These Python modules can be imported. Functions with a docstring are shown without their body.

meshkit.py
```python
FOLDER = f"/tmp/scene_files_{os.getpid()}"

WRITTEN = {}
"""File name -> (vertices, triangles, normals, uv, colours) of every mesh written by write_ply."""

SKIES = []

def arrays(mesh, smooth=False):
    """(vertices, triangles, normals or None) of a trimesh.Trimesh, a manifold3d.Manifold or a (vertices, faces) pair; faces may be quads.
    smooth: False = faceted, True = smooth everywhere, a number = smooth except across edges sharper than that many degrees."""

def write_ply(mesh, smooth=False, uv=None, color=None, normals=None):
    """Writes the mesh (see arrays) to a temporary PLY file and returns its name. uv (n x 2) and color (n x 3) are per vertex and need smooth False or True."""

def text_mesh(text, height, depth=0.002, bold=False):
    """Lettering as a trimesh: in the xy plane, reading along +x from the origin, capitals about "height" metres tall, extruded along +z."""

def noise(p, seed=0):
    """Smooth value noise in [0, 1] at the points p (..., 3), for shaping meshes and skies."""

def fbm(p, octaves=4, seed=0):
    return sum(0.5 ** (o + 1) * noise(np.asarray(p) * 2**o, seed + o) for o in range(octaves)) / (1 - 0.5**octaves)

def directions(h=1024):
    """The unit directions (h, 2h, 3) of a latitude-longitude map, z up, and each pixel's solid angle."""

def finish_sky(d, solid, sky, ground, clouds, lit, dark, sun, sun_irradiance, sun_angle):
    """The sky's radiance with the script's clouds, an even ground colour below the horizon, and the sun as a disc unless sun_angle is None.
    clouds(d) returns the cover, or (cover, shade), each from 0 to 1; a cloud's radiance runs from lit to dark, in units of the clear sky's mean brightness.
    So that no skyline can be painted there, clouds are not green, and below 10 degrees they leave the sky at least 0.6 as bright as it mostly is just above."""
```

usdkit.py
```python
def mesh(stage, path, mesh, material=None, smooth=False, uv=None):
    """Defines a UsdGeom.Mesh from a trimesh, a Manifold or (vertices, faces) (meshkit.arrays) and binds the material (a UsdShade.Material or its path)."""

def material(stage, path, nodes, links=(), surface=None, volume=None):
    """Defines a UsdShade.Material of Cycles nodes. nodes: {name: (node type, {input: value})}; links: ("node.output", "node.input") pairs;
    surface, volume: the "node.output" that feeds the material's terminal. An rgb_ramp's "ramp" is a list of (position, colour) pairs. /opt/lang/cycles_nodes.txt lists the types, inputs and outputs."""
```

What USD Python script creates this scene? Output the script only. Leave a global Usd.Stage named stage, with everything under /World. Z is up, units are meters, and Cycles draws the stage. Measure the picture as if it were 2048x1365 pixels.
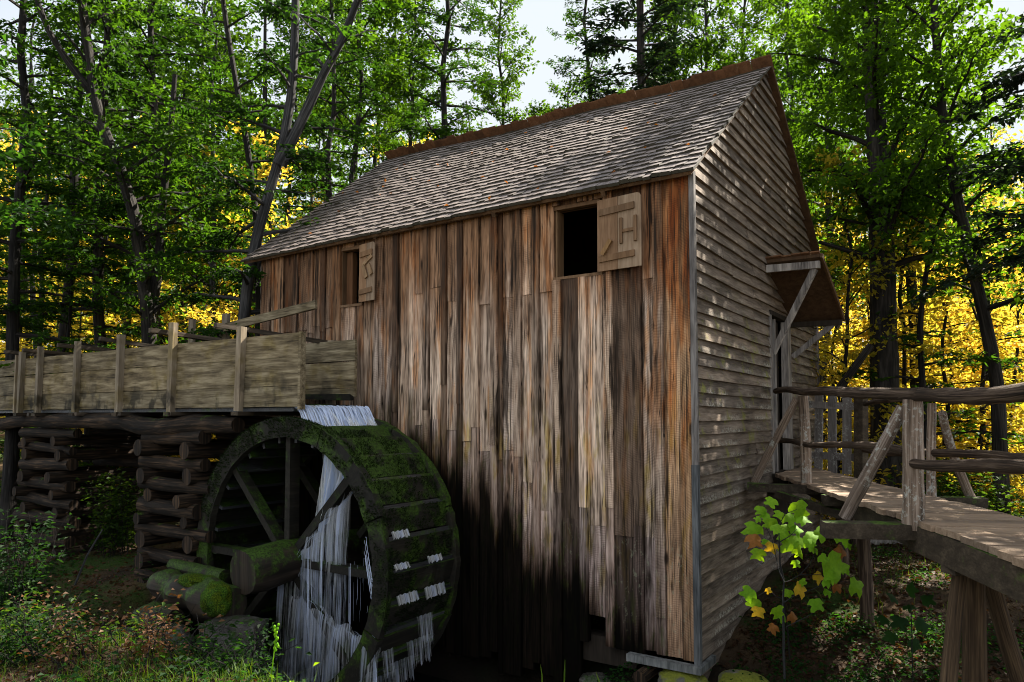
import math, random
import numpy as np
import shapely
from shapely.geometry import Polygon, box as sbox
import trimesh
import usdkit, meshkit
from pxr import Usd, UsdGeom, UsdLux, UsdShade, Gf, Sdf, Vt

# ------------------------------------------------------------------ stage, camera, sky, sun
stage = Usd.Stage.CreateInMemory()
UsdGeom.SetStageUpAxis(stage, "Z"); UsdGeom.SetStageMetersPerUnit(stage, 1.0)
UsdGeom.Xform.Define(stage, "/World"); UsdGeom.Scope.Define(stage, "/World/Looks")

EXPOSURE = 2.2
SKY_STRENGTH = 0.05
SUN_INTENSITY = 1.25
SUN_AZ, SUN_EL = math.radians(18), math.radians(46)       # azimuth clockwise from +y
FPX, YAW, PITCH, SHIFT = 1454.56, .5876, .0528, 74.8           # the lens, in pixels of a 2048 wide frame
CAM = np.array([2.6773, -7.4732, 2.5318])
FW = np.array([-math.sin(YAW)*math.cos(PITCH), math.cos(YAW)*math.cos(PITCH), math.sin(PITCH)])
RT = np.array([math.cos(YAW), math.sin(YAW), 0.0]); UP = np.cross(RT, FW)
cam = UsdGeom.Camera.Define(stage, "/World/camera")
cam.CreateHorizontalApertureAttr(36.0); cam.CreateFocalLengthAttr(36.0*FPX/2048)
cam.CreateVerticalApertureOffsetAttr(SHIFT/2048*36.0)
m4 = np.eye(4); m4[0, :3], m4[1, :3], m4[2, :3], m4[3, :3] = RT, UP, -FW, CAM
cam.AddTransformOp().Set(Gf.Matrix4d(m4.tolist()))
cam.CreateExposureAttr(EXPOSURE)
sun_dir = np.array([math.sin(SUN_AZ)*math.cos(SUN_EL), math.cos(SUN_AZ)*math.cos(SUN_EL), math.sin(SUN_EL)])


class R(str):
    """An output of a node, to be linked."""


class G:
    """Collects the nodes of one material."""
    def __init__(s): s.nodes, s.links = {}, []
    def n(s, kind, out, **kw):
        name = f"{kind}_{len(s.nodes)}"; ins = {}
        for k, v in kw.items():
            if isinstance(v, R): s.links.append((str(v), f"{name}.{k}"))
            else: ins[k] = v
        s.nodes[name] = (kind, ins)
        return R(f"{name}.{out}")
    def math(s, t, a, b=0.0, c=0.0, clamp=False): return s.n("math", "value", math_type=t, value1=a, value2=b, value3=c, use_clamp=clamp)
    def mix(s, fac, a, b, t="mix"): return s.n("mix_color", "result", blend_type=t, fac=fac, a=a, b=b)
    def ramp(s, fac, stops): return s.n("rgb_ramp", "color", ramp=stops, fac=fac)
    def rng(s, v, a, b, c=0.0, d=1.0): return s.n("map_range", "result", range_type="smoothstep", value=v, from_min=a, from_max=b, to_min=c, to_max=d)
    def noise(s, vec, scale=1.0, detail=4.0, rough=.55, out="fac", dist=0.0): return s.n("noise_texture", out, vector=vec, scale=scale, detail=detail, roughness=rough, distortion=dist)
    def mapped(s, vec, sc=(1, 1, 1), loc=(0, 0, 0)): return s.n("mapping", "vector", vector=vec, scale=sc, location=loc)
    def add(s, a, b): return s.n("vector_math", "vector", math_type="add", vector1=a, vector2=b)
    def make(s, name, surf): return usdkit.material(stage, f"/World/Looks/{name}", s.nodes, s.links, surface=str(surf))


g = G()
sk = g.n("sky_texture", "color", sky_type="single_scattering", sun_disc=False, sun_elevation=SUN_EL, sun_rotation=SUN_AZ, air_density=1.0, aerosol_density=2.0, ozone_density=1.0)
tc = g.n("texture_coordinate", "generated")
cl = g.rng(g.noise(g.mapped(tc, (1, 1, 1.6)), 1.6, 5), .05, .55)
sk2 = g.mix(cl, sk, (3.9, 4.2, 4.45))
bgs = g.n("background_shader", "background", color=sk2, strength=SKY_STRENGTH)
sky_mat = g.make("sky", bgs)
dome = UsdLux.DomeLight.Define(stage, "/World/sky")
UsdShade.MaterialBindingAPI.Apply(dome.GetPrim()).Bind(sky_mat)
dome.GetPrim().SetCustomDataByKey("label", "hazy grey blue sky showing between the tree crowns")
dome.GetPrim().SetCustomDataByKey("category", "sky"); dome.GetPrim().SetCustomDataByKey("kind", "structure")
sun = UsdLux.DistantLight.Define(stage, "/World/sun")
sun.CreateIntensityAttr(SUN_INTENSITY); sun.CreateAngleAttr(0.5); sun.CreateColorAttr(Gf.Vec3f(1.0, .93, .80)); sun.CreateNormalizeAttr(True)
zz = sun_dir; xx = np.cross([0, 0, 1.0], zz); xx /= np.linalg.norm(xx); yy = np.cross(zz, xx)
ms = np.eye(4); ms[0, :3], ms[1, :3], ms[2, :3] = xx, yy, zz
sun.AddTransformOp().Set(Gf.Matrix4d(ms.tolist()))

# ------------------------------------------------------------------ helpers
rnd = random.Random(7); nr = np.random.default_rng(11)


def at(px, py, X=None, Y=None, Z=None, D=None, N=None):
    """The point of the photograph's ray through a pixel that lies on a plane of the place."""
    r = FW + RT*(px-1024)/FPX - UP*(py-682.5-SHIFT)/FPX
    if X is not None: t = (X-CAM[0])/r[0]
    elif Y is not None: t = (Y-CAM[1])/r[1]
    elif Z is not None: t = (Z-CAM[2])/r[2]
    elif N is not None: t = (N-CAM[:2] @ DN)/(r[:2] @ DN)
    else: t = D
    return CAM + r*t


DD, DN = np.array([.45, -.893]), np.array([.893, .45])          # along and across the footbridge
def deck(s, n, z): return np.array([*(DD*s + DN*n), z])

_used = {}
def numbered(parent, name):
    k = (parent, name); i = _used.get(k, 0); _used[k] = i+1
    return f"{parent}/{name}" if i == 0 else f"{parent}/{name}_{i:03d}"


BASE = {}
def info(p, label=None, cat=None, group=None, kind=None):
    for k, v in (("label", label), ("category", cat), ("group", group), ("kind", kind)):
        if v: p.SetCustomDataByKey(k, v)
    return p


def thing(name, label, cat, group=None, loc=(0, 0, 0)):
    path = numbered("/World", name)
    x = UsdGeom.Xform.Define(stage, path); x.AddTranslateOp().Set(Gf.Vec3d(*map(float, loc)))
    BASE[path] = np.array(loc, float)
    info(x.GetPrim(), label, cat, group)
    return path


def part(name, mesh, mat, parent="/World", smooth=False, uv=None, tint=None, label=None, cat=None, group=None, kind=None):
    path = numbered(parent, name); v, f = mesh[0], mesh[1]
    if len(mesh) > 2 and uv is None: uv = mesh[2]
    b = BASE.get(parent, np.zeros(3)); BASE[path] = b
    m = usdkit.mesh(stage, path, (np.asarray(v)-b, f), "/World/Looks/"+mat, smooth=smooth, uv=uv)
    if tint is not None:
        UsdGeom.PrimvarsAPI(m).CreatePrimvar("tint", Sdf.ValueTypeNames.Color3fArray, "constant").Set(Vt.Vec3fArray([Gf.Vec3f(*map(float, tint))]))
    info(m.GetPrim(), label, cat, group, kind)
    return path


BOXF = np.array([[0, 2, 1], [1, 2, 3], [4, 5, 6], [5, 7, 6], [0, 1, 4], [1, 5, 4], [2, 6, 3], [3, 6, 7], [0, 4, 2], [2, 4, 6], [1, 3, 5], [3, 7, 5]])
def hexa(c): return np.asarray(c, float), BOXF                   # corners in the order x fastest, then y, then z


def box(x0, x1, y0, y1, z0, z1, j=0.0):
    c = np.array([[x, y, z] for z in (z0, z1) for y in (y0, y1) for x in (x0, x1)], float)
    if j: c += nr.uniform(-j, j, c.shape)
    return hexa(c)


def bar(p0, p1, w, h, up=(0, 0, 1), j=0.0):
    """A squared timber from p0 to p1: w across, h along up."""
    p0, p1 = np.asarray(p0, float), np.asarray(p1, float); d = p1-p0; d /= np.linalg.norm(d)
    s = np.cross(d, up); s /= np.linalg.norm(s); u = np.cross(s, d)
    c = np.array([p + s*a*w/2 + u*b*h/2 for b in (-1, 1) for a in (-1, 1) for p in (p0, p1)])
    if j: c += nr.uniform(-j, j, c.shape)
    return hexa(c)


def cat(ms):
    vs, fs, us, o = [], [], [], 0
    for m in ms:
        vs.append(m[0]); fs.append(np.asarray(m[1])+o); o += len(m[0])
        if len(m) > 2: us.append(m[2])
    if us: return np.vstack(vs), np.vstack(fs), np.vstack(us)
    return np.vstack(vs), np.vstack(fs)


def tube(pts, rad, sides=8, rough=0.0, seed=0, cap=True):
    """A log, rail or branch along a polyline, with uv (around, along in metres)."""
    p = np.asarray(pts, float); n = len(p); rad = np.broadcast_to(np.asarray(rad, float), (n,))
    t = np.gradient(p, axis=0); t /= np.linalg.norm(t, axis=1, keepdims=True)+1e-12
    ref = np.array([0, 0, 1.0]) if abs(t[:, 2]).mean() < .8 else np.array([1.0, 0, 0])
    a = np.cross(t, ref); a /= np.linalg.norm(a, axis=1, keepdims=True)+1e-12; b = np.cross(t, a)
    ang = np.linspace(0, 2*np.pi, sides+1)
    ring = np.cos(ang)[None, :, None]*a[:, None] + np.sin(ang)[None, :, None]*b[:, None]
    v = p[:, None] + ring*rad[:, None, None]
    if rough:
        k = meshkit.fbm(np.concatenate([v*[6, 6, 6]], -1).reshape(-1, 3)+seed*3.7, 3, seed).reshape(n, sides+1)
        v = p[:, None] + ring*(rad[:, None]*(1+rough*(k-.5)*2))[..., None]
    L = np.r_[0, np.cumsum(np.linalg.norm(np.diff(p, axis=0), axis=1))]
    uv = np.stack([np.broadcast_to(ang/(2*np.pi), (n, sides+1)), np.broadcast_to(L[:, None], (n, sides+1))], -1)
    i, jx = np.meshgrid(np.arange(n-1), np.arange(sides), indexing="ij"); w = sides+1
    q = np.stack([i*w+jx, i*w+jx+1, (i+1)*w+jx+1, (i+1)*w+jx], -1).reshape(-1, 4)
    f = np.vstack([q[:, [0, 2, 1]], q[:, [0, 3, 2]]]); v2 = v.reshape(-1, 3); u2 = uv.reshape(-1, 2).copy()
    if cap:
        for e, s in ((0, 1), (n-1, -1)):
            o = len(v2); rv = v[e]; u = np.stack([.5+.2*np.cos(ang), L[e]+.02*np.sin(ang)], -1)
            v2 = np.vstack([v2, rv, p[e][None]]); u2 = np.vstack([u2, u, [[.5, L[e]]]])
            k = np.arange(sides); ff = np.stack([o+k, o+k+1, np.full(sides, o+w)], -1)
            f = np.vstack([f, ff if s > 0 else ff[:, ::-1]])
    return v2, f, u2


def wobble(p0, p1, n, amp, seed):
    p0, p1 = np.asarray(p0, float), np.asarray(p1, float); t = np.linspace(0, 1, n)[:, None]
    p = p0 + (p1-p0)*t; r = np.random.default_rng(seed)
    ph = r.uniform(0, 6.28, (3, 3)); L = np.linalg.norm(p1-p0)
    for k in range(3):
        p[:, k] += amp*sum(np.sin(t[:, 0]*L*(1.1+1.3*i)+ph[k, i])/(1+i) for i in range(3))
    return p


def extrude(poly, fn):
    """A flat polygon (a, b) made solid; fn(a, b, t) places a point at depth t in (0, 1)."""
    m = trimesh.creation.extrude_polygon(poly, 1.0, engine="earcut")
    return np.array([fn(*p) for p in np.array(m.vertices)]), np.array(m.faces)


def blob(c, r, seed, amp=.25, sub=3, freq=1.6):
    m = trimesh.creation.icosphere(sub, 1.0); v = np.array(m.vertices)
    k = meshkit.fbm(v*freq+seed*5.1, 4, seed)[:, None]
    return v*(1+amp*(k-.5)*2)*np.asarray(r)+np.asarray(c), np.array(m.faces)


# ------------------------------------------------------------------ materials
def wood(name, dark, mid, light, axis="z", fine=1.0, rough=.85, spec=.2, saw=0.0, extra=None, bump=.006, contrast=(.3, .5, .7)):
    """Weathered wood with grain along an axis; 'uv' takes the log's own coordinates."""
    g = G()
    geo = g.n("geometry", "position")
    oi = g.n("object_info", "random"); isl = g.n("geometry", "random_per_island")
    rr = g.math("fract", g.math("add", g.math("multiply", oi, 7.31), g.math("multiply", isl, 3.17))) if False else g.math("fraction", g.math("add", g.math("multiply", oi, 7.31), g.math("multiply", isl, 3.17)))
    off = g.n("combine_xyz", "vector", x=g.math("multiply", rr, 13.0), y=g.math("multiply", rr, 7.0), z=g.math("multiply", rr, 29.0))
    if axis == "uv":
        vec = g.mapped(g.n("uvmap", "UV", attribute="st"), (3.0, 1.0, 1.0)); sc1, sc2 = (5, 1.6, 1), (16, 2.4, 1)
    else:
        vec = geo
        lo, hi = (1.6, 14.0), (4.0, 70.0)
        sc1 = tuple(lo[0] if a == axis else lo[1] for a in "xyz"); sc2 = tuple(hi[0] if a == axis else hi[1] for a in "xyz")
    v2 = g.add(vec, off)
    n1 = g.noise(g.mapped(v2, sc1), fine, 5, .6, dist=.35); n2 = g.noise(g.mapped(v2, sc2), fine, 4, .6)
    n3 = g.noise(g.add(geo, off), 2.2, 3)
    k = g.math("add", g.math("multiply", n1, .55), g.math("add", g.math("multiply", n2, .3), g.math("multiply", n3, .15)))
    col = g.ramp(k, [(contrast[0], dark), (contrast[1], mid), (contrast[2], light)])
    col = g.mix(1.0, col, g.n("combine_color", "color", r=g.math("multiply_add", rr, .45, .75), g=g.math("multiply_add", rr, .42, .77), b=g.math("multiply_add", rr, .36, .8)), "multiply")
    hgt = g.math("add", g.math("multiply", n1, .6), g.math("multiply", n2, .5))
    if saw:
        gx_, gz_ = g.n("separate_xyz", "x", vector=geo), g.n("separate_xyz", "z", vector=geo)
        ph = g.math("add", gz_, g.math("multiply", gx_, g.math("multiply_add", g.math("fraction", g.math("multiply", rr, 9.7)), 1.6, -.8)))
        ph = g.math("add", ph, g.math("multiply", g.noise(g.mapped(geo, (3, 1, 2.2)), 1.0, 3), .16))
        sw = g.math("multiply_add", g.math("sine", g.math("multiply", ph, g.math("multiply_add", rr, 90.0, 190.0))), .5, .5)
        sw = g.math("multiply", sw, g.rng(g.noise(g.mapped(geo, (9, 1, 5)), 1.0, 3), .30, .60))
        on = g.rng(g.math("fraction", g.math("multiply", rr, 5.3)), .35, .5)
        sw2 = g.math("multiply", g.math("multiply", g.rng(sw, .1, .5), on), saw)
        col = g.mix(g.math("subtract", saw, sw2), col, g.mix(1.0, col, (.48, .42, .42), "multiply")) if False else g.mix(g.math("multiply", g.math("multiply", g.rng(sw, .25, .75), on), saw), col, g.mix(1.0, col, (.42, .36, .36), "multiply"))
        hgt = g.math("add", hgt, g.math("multiply", sw2, .08))
    sp = spec
    if extra: col = extra(g, col, geo, rr, n1, n2, n3)
    if isinstance(col, tuple): col, sp = col
    nm = g.n("bump", "normal", height=hgt, distance=bump, strength=1.0)
    s = g.n("principled_bsdf", "BSDF", base_color=col, roughness=rough, specular_ior_level=sp, normal=nm)
    g.make(name, s)


def tinted(g, col):
    return g.mix(1.0, col, g.n("attribute", "color", attribute="tint"), "multiply")


def front_stains(g, col, geo, rr, n1, n2, n3):
    col = tinted(g, col)
    x, y, z = (g.n("separate_xyz", o, vector=geo) for o in "xyz")
    big = g.noise(g.mapped(geo, (5.0, 1, .9)), 1.0, 5, .65)
    # unbleached orange brown wood under the eaves and beside the corner
    prot = g.rng(g.math("add", z, g.math("multiply", g.math("subtract", big, .5), 2.6)), 3.1, 4.6)
    col = g.mix(g.math("multiply", prot, .92), col, g.mix(1.0, col, (.47, .32, .20), "multiply"))
    cor = g.math("multiply", g.rng(g.math("add", x, g.math("multiply", big, .5)), -.5, -.05), g.rng(z, 1.4, 3.0))
    col = g.mix(g.math("multiply", g.math("multiply", cor, g.rng(g.noise(g.mapped(geo, (9, 1, .9)), 1.0, 4), .42, .58)), .7), col, g.mix(1.0, col, (.95, .52, .2), "multiply"))
    # dark run-off streaks
    st = g.rng(g.noise(g.mapped(geo, (19.0, 1, .55)), 1.0, 5, .68), .50, .58)
    pt = g.rng(g.noise(g.mapped(geo, (3.5, 1, .8)), 1.0, 3), .38, .60)
    col = g.mix(g.math("multiply", g.math("multiply", st, pt), .97), col, (.016, .009, .005))
    fine = g.rng(g.noise(g.mapped(geo, (75.0, 1, 1.0)), 1.0, 3, .6), .53, .60)
    col = g.mix(g.math("multiply", fine, .75), col, (.035, .022, .014))
    cr = g.n("math", "value", math_type="absolute", value1=g.math("subtract", g.noise(g.mapped(geo, (30.0, 1, .35)), 1.0, 2), .5))
    col = g.mix(g.math("multiply", g.rng(cr, .010, .003), .85), col, (.008, .006, .004))
    kn = g.n("voronoi_texture", "distance", vector=g.mapped(geo, (6.0, .01, 1.5)), scale=1.0, feature="f1")
    col = g.mix(g.math("multiply", g.rng(kn, .16, .06), .9), col, (.018, .010, .006))
    am = g.math("multiply", g.rng(g.noise(g.mapped(geo, (5.5, 1, .7)), 1.3, 4, .6), .52, .64), g.rng(z, 1.0, 2.4))
    col = g.mix(g.math("multiply", am, .6), col, g.mix(1.0, col, (1.0, .60, .26), "multiply"))
    # lichen and algae
    al = g.math("multiply", g.rng(g.noise(g.mapped(geo, (7.0, 1, 1.6)), 1.0, 5, .6), .50, .66), g.math("multiply", g.rng(z, 3.2, 2.1), g.rng(z, .2, .9)))
    col = g.mix(g.math("multiply", al, .75), col, g.mix(1.0, col, (.72, .66, .16), "multiply"))
    gl = g.math("multiply", g.rng(g.noise(g.mapped(geo, (16, 1, 9)), 1.0, 5, .75), .56, .64), g.rng(z, 1.5, .9))
    col = g.mix(g.math("multiply", gl, .55), col, (.30, .31, .20))
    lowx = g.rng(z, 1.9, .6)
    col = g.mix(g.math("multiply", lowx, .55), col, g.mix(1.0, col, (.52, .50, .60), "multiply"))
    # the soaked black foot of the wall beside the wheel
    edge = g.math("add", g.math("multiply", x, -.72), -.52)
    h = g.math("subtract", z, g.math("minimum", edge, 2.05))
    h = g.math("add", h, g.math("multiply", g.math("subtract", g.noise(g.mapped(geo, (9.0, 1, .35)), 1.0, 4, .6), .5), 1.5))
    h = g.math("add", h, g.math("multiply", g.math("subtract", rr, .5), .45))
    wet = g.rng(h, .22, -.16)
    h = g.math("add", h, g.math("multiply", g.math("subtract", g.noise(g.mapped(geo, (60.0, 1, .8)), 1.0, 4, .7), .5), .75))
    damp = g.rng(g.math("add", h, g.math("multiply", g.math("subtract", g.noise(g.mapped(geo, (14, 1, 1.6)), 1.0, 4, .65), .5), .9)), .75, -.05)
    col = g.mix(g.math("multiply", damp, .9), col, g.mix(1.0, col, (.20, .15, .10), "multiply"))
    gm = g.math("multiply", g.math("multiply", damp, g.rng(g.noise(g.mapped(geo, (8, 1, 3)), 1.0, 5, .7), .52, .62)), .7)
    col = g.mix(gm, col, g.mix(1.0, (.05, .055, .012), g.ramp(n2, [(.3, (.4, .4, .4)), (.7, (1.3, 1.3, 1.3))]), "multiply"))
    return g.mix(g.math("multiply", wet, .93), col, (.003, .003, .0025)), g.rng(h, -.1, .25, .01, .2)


def gable_stains(g, col, geo, rr, n1, n2, n3):
    y, z = (g.n("separate_xyz", o, vector=geo) for o in "yz")
    fr = g.math("fraction", g.math("divide", g.math("add", z, .30), .147))
    low = g.rng(fr, .62, .12)
    li = g.rng(g.noise(geo, 26.0, 5, .75), .46, .60); pat = g.rng(g.noise(g.mapped(geo, (1, .8, 1.4)), 1.5, 3), .46, .60)
    zone = g.math("multiply", g.rng(z, 4.4, 3.4), g.rng(g.math("add", z, y), .0, .8))
    col = g.mix(g.math("multiply", g.math("multiply", g.math("multiply", li, low), g.math("multiply", pat, zone)), .7), col, (.46, .44, .37))
    gr = g.math("multiply", g.rng(g.noise(geo, 3.3, 5, .65), .55, .68), g.math("multiply", g.rng(z, 4.2, 3.4), g.rng(z, 1.0, 2.2)))
    col = g.mix(g.math("multiply", gr, .75), col, (.20, .20, .035))
    return col


def plank_stains(g, col, geo, rr, n1, n2, n3):
    z = g.n("separate_xyz", "z", vector=geo)
    k = g.rng(g.noise(geo, 2.4, 4, .6), .48, .66)
    col = g.mix(g.math("multiply", k, .6), col, g.mix(1.0, col, (.62, .56, .22), "multiply"))
    d = g.math("multiply", g.rng(g.noise(g.mapped(geo, (1.6, 1, 1.2)), 2.0, 4), .52, .64), g.rng(z, 3.3, 2.7))
    return g.mix(g.math("multiply", d, .8), col, (.012, .011, .008))


def moss_over(amount=(.45, .62), scale=3.0, tone=(.045, .085, .008)):
    def f(g, col, geo, rr, n1, n2, n3):
        nz = g.n("separate_xyz", "z", vector=g.n("geometry", "normal"))
        k = g.rng(g.math("add", g.noise(geo, scale, 5, .65), g.math("multiply", nz, .16)), *amount)
        mcol = g.mix(g.rng(g.noise(geo, 38.0, 3, .7), .35, .65), tuple(c*.45 for c in tone), tuple(min(1, c*1.7) for c in tone))
        return g.mix(k, col, mcol)
    return f


def lichen_specks(g, col, geo, rr, n1, n2, n3):
    k = g.math("multiply", g.rng(g.noise(geo, 26.0, 4, .7), .53, .60), g.rng(g.noise(geo, 3.0, 2), .40, .62))
    return g.mix(g.math("multiply", k, .85), col, (.42, .42, .38))


def shaded_mossy_butts(g, col, geo, rr, n1, n2, n3):
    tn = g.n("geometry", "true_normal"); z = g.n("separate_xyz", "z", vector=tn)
    return g.mix(g.math("multiply", g.rng(z, .45, .15), .9), col, g.mix(g.noise(geo, 9.0, 3), (.020, .018, .011), (.045, .040, .022)))  # butt faces darkened by their normal: shade under each course painted in, moss toned


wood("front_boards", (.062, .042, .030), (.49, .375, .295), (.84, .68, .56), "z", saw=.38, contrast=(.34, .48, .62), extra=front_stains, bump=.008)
wood("clapboards", (.030, .021, .015), (.14, .105, .080), (.29, .225, .175), "y", contrast=(.34, .48, .64), extra=gable_stains, bump=.006)
wood("shingles", (.070, .052, .046), (.165, .131, .122), (.285, .235, .222), "y", extra=shaded_mossy_butts, bump=.004, rough=.7, spec=.35)
wood("comb_boards", (.055, .026, .012), (.135, .062, .028), (.20, .10, .05), "z")
wood("dark_wood", (.012, .009, .007), (.035, .026, .019), (.07, .052, .04), "z")
wood("soffit_wood", (.03, .017, .009), (.085, .045, .022), (.14, .08, .04), "z")
wood("trim_wood", (.035, .030, .028), (.17, .148, .135), (.36, .32, .29), "z", contrast=(.36, .48, .62))
wood("blue_grey_trim", (.03, .031, .031), (.095, .098, .10), (.19, .19, .19), "z", contrast=(.36, .48, .62))
wood("corner_wood", (.035, .018, .008), (.20, .115, .055), (.42, .28, .16), "z", contrast=(.36, .48, .62))
wood("shutter_wood", (.13, .085, .055), (.30, .215, .145), (.44, .34, .25), "z", extra=lambda g, c, *a: tinted(g, c))
wood("flume_planks", (.040, .029, .017), (.165, .126, .074), (.34, .275, .175), "x", contrast=(.37, .49, .62), extra=plank_stains)
wood("flume_posts", (.08, .06, .042), (.22, .175, .125), (.38, .31, .23), "z", extra=plank_stains)
wood("tie_wood", (.016, .012, .009), (.055, .042, .030), (.13, .10, .075), "y")
wood("deck_planks", (.11, .072, .048), (.23, .160, .110), (.34, .25, .18), "x")
wood("beam_wood", (.010, .007, .005), (.040, .029, .019), (.10, .074, .05), "y", extra=moss_over((.60, .75), 4.0))
wood("bark_post", (.035, .024, .017), (.20, .142, .105), (.44, .345, .28), "uv", extra=lichen_specks, bump=.03, contrast=(.36, .5, .62))
wood("bark_rail", (.010, .006, .004), (.065, .041, .027), (.21, .145, .10), "uv", bump=.035, contrast=(.36, .5, .64))
wood("trestle_wood", (.012, .007, .004), (.055, .034, .019), (.125, .08, .045), "uv", bump=.02, contrast=(.36, .5, .62))
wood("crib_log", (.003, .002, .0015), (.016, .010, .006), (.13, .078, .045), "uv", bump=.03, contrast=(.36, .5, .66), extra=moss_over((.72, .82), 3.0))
wood("tree_bark", (.005, .004, .004), (.018, .015, .013), (.055, .047, .040), "uv", bump=.05, contrast=(.38, .5, .62))
wood("grey_bark", (.010, .010, .011), (.035, .034, .035), (.10, .095, .095), "uv", bump=.04, contrast=(.36, .5, .62))
wood("picket_wood", (.07, .058, .052), (.20, .172, .155), (.34, .30, .275), "z", extra=lichen_specks)
wood("wet_log", (.005, .004, .003), (.020, .014, .010), (.06, .042, .028), "uv", extra=moss_over((.50, .66), 5.0, (.028, .055, .006)), rough=.6, bump=.012)
wood("spoke_wood", (.003, .003, .002), (.012, .010, .007), (.03, .025, .018), "y", extra=moss_over((.56, .70), 4.0, (.018, .036, .004)), rough=.7, bump=.012)
wood("mossy_wood", (.004, .004, .003), (.014, .012, .009), (.035, .03, .02), "y", extra=moss_over((.47, .62), 3.2, (.026, .050, .005)), rough=.7, bump=.012)
wood("wet_board", (.008, .008, .009), (.026, .026, .030), (.07, .07, .08), "y", extra=moss_over((.54, .66), 3.0, (.024, .05, .005)), rough=.32, spec=.6, bump=.02)


def leaf_mat(name, stops, trans=.6, rough=.6, spec=.2, vein=False, through=(1.0, .82, .30)):
    g = G(); isl = g.n("geometry", "random_per_island"); oi = g.n("object_info", "random")
    pos = g.n("geometry", "position")
    k = g.math("add", g.math("multiply", isl, .55), g.math("add", g.math("multiply", g.noise(pos, .55, 3), .62), g.math("multiply_add", oi, .22, -.30)))
    col = g.ramp(k, stops)
    if vein: col = g.mix(g.math("multiply", g.rng(g.noise(pos, 34.0, 4, .65), .4, .65), .5), col, g.mix(1.0, col, (.55, .7, .3), "multiply"))
    p = g.n("principled_bsdf", "BSDF", base_color=col, roughness=rough, specular_ior_level=spec)
    t = g.n("translucent_bsdf", "BSDF", color=g.mix(1.0, g.mix(1.0, col, col, "add"), through, "multiply"))
    g.make(name, g.n("mix_closure", "closure", fac=trans, closure1=p, closure2=t))


leaf_mat("hemlock_leaf", [(0, (.007, .025, .006)), (.28, (.022, .070, .006)), (.55, (.080, .160, .007)), (.85, (.20, .26, .012)), (1, (.40, .36, .03))])
leaf_mat("green_leaf", [(0, (.018, .055, .006)), (.32, (.065, .155, .007)), (.56, (.23, .30, .010)), (.85, (.52, .46, .03)), (1, (.60, .42, .04))])
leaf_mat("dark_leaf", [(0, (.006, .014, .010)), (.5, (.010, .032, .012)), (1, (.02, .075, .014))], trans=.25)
leaf_mat("yellow_leaf", [(0, (.20, .21, .02)), (.2, (.46, .37, .05)), (.42, (.76, .55, .11)), (.68, (.90, .71, .28)), (1, (.96, .90, .64))], trans=.6, through=(1.0, .86, .50))
leaf_mat("shrub_leaf", [(0, (.02, .05, .008)), (.45, (.07, .14, .012)), (1, (.32, .30, .03))])
leaf_mat("weed_leaf", [(0, (.008, .03, .006)), (.5, (.025, .085, .010)), (1, (.11, .17, .016))])
leaf_mat("cover_leaf", [(0, (.012, .05, .008)), (.5, (.035, .13, .012)), (1, (.14, .24, .02))])
leaf_mat("litter_leaf", [(0, (.035, .018, .010)), (.35, (.13, .060, .022)), (.6, (.26, .13, .04)), (.85, (.38, .22, .05)), (1, (.30, .10, .04))], trans=.2)
leaf_mat("grass_blade", [(0, (.035, .075, .008)), (.35, (.10, .17, .012)), (.6, (.25, .25, .03)), (.8, (.36, .26, .07)), (1, (.30, .16, .05))], trans=.4)
leaf_mat("tulip_green", [(0, (.16, .36, .012)), (.5, (.32, .50, .015)), (1, (.55, .58, .02))], trans=.4, vein=True)
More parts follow.
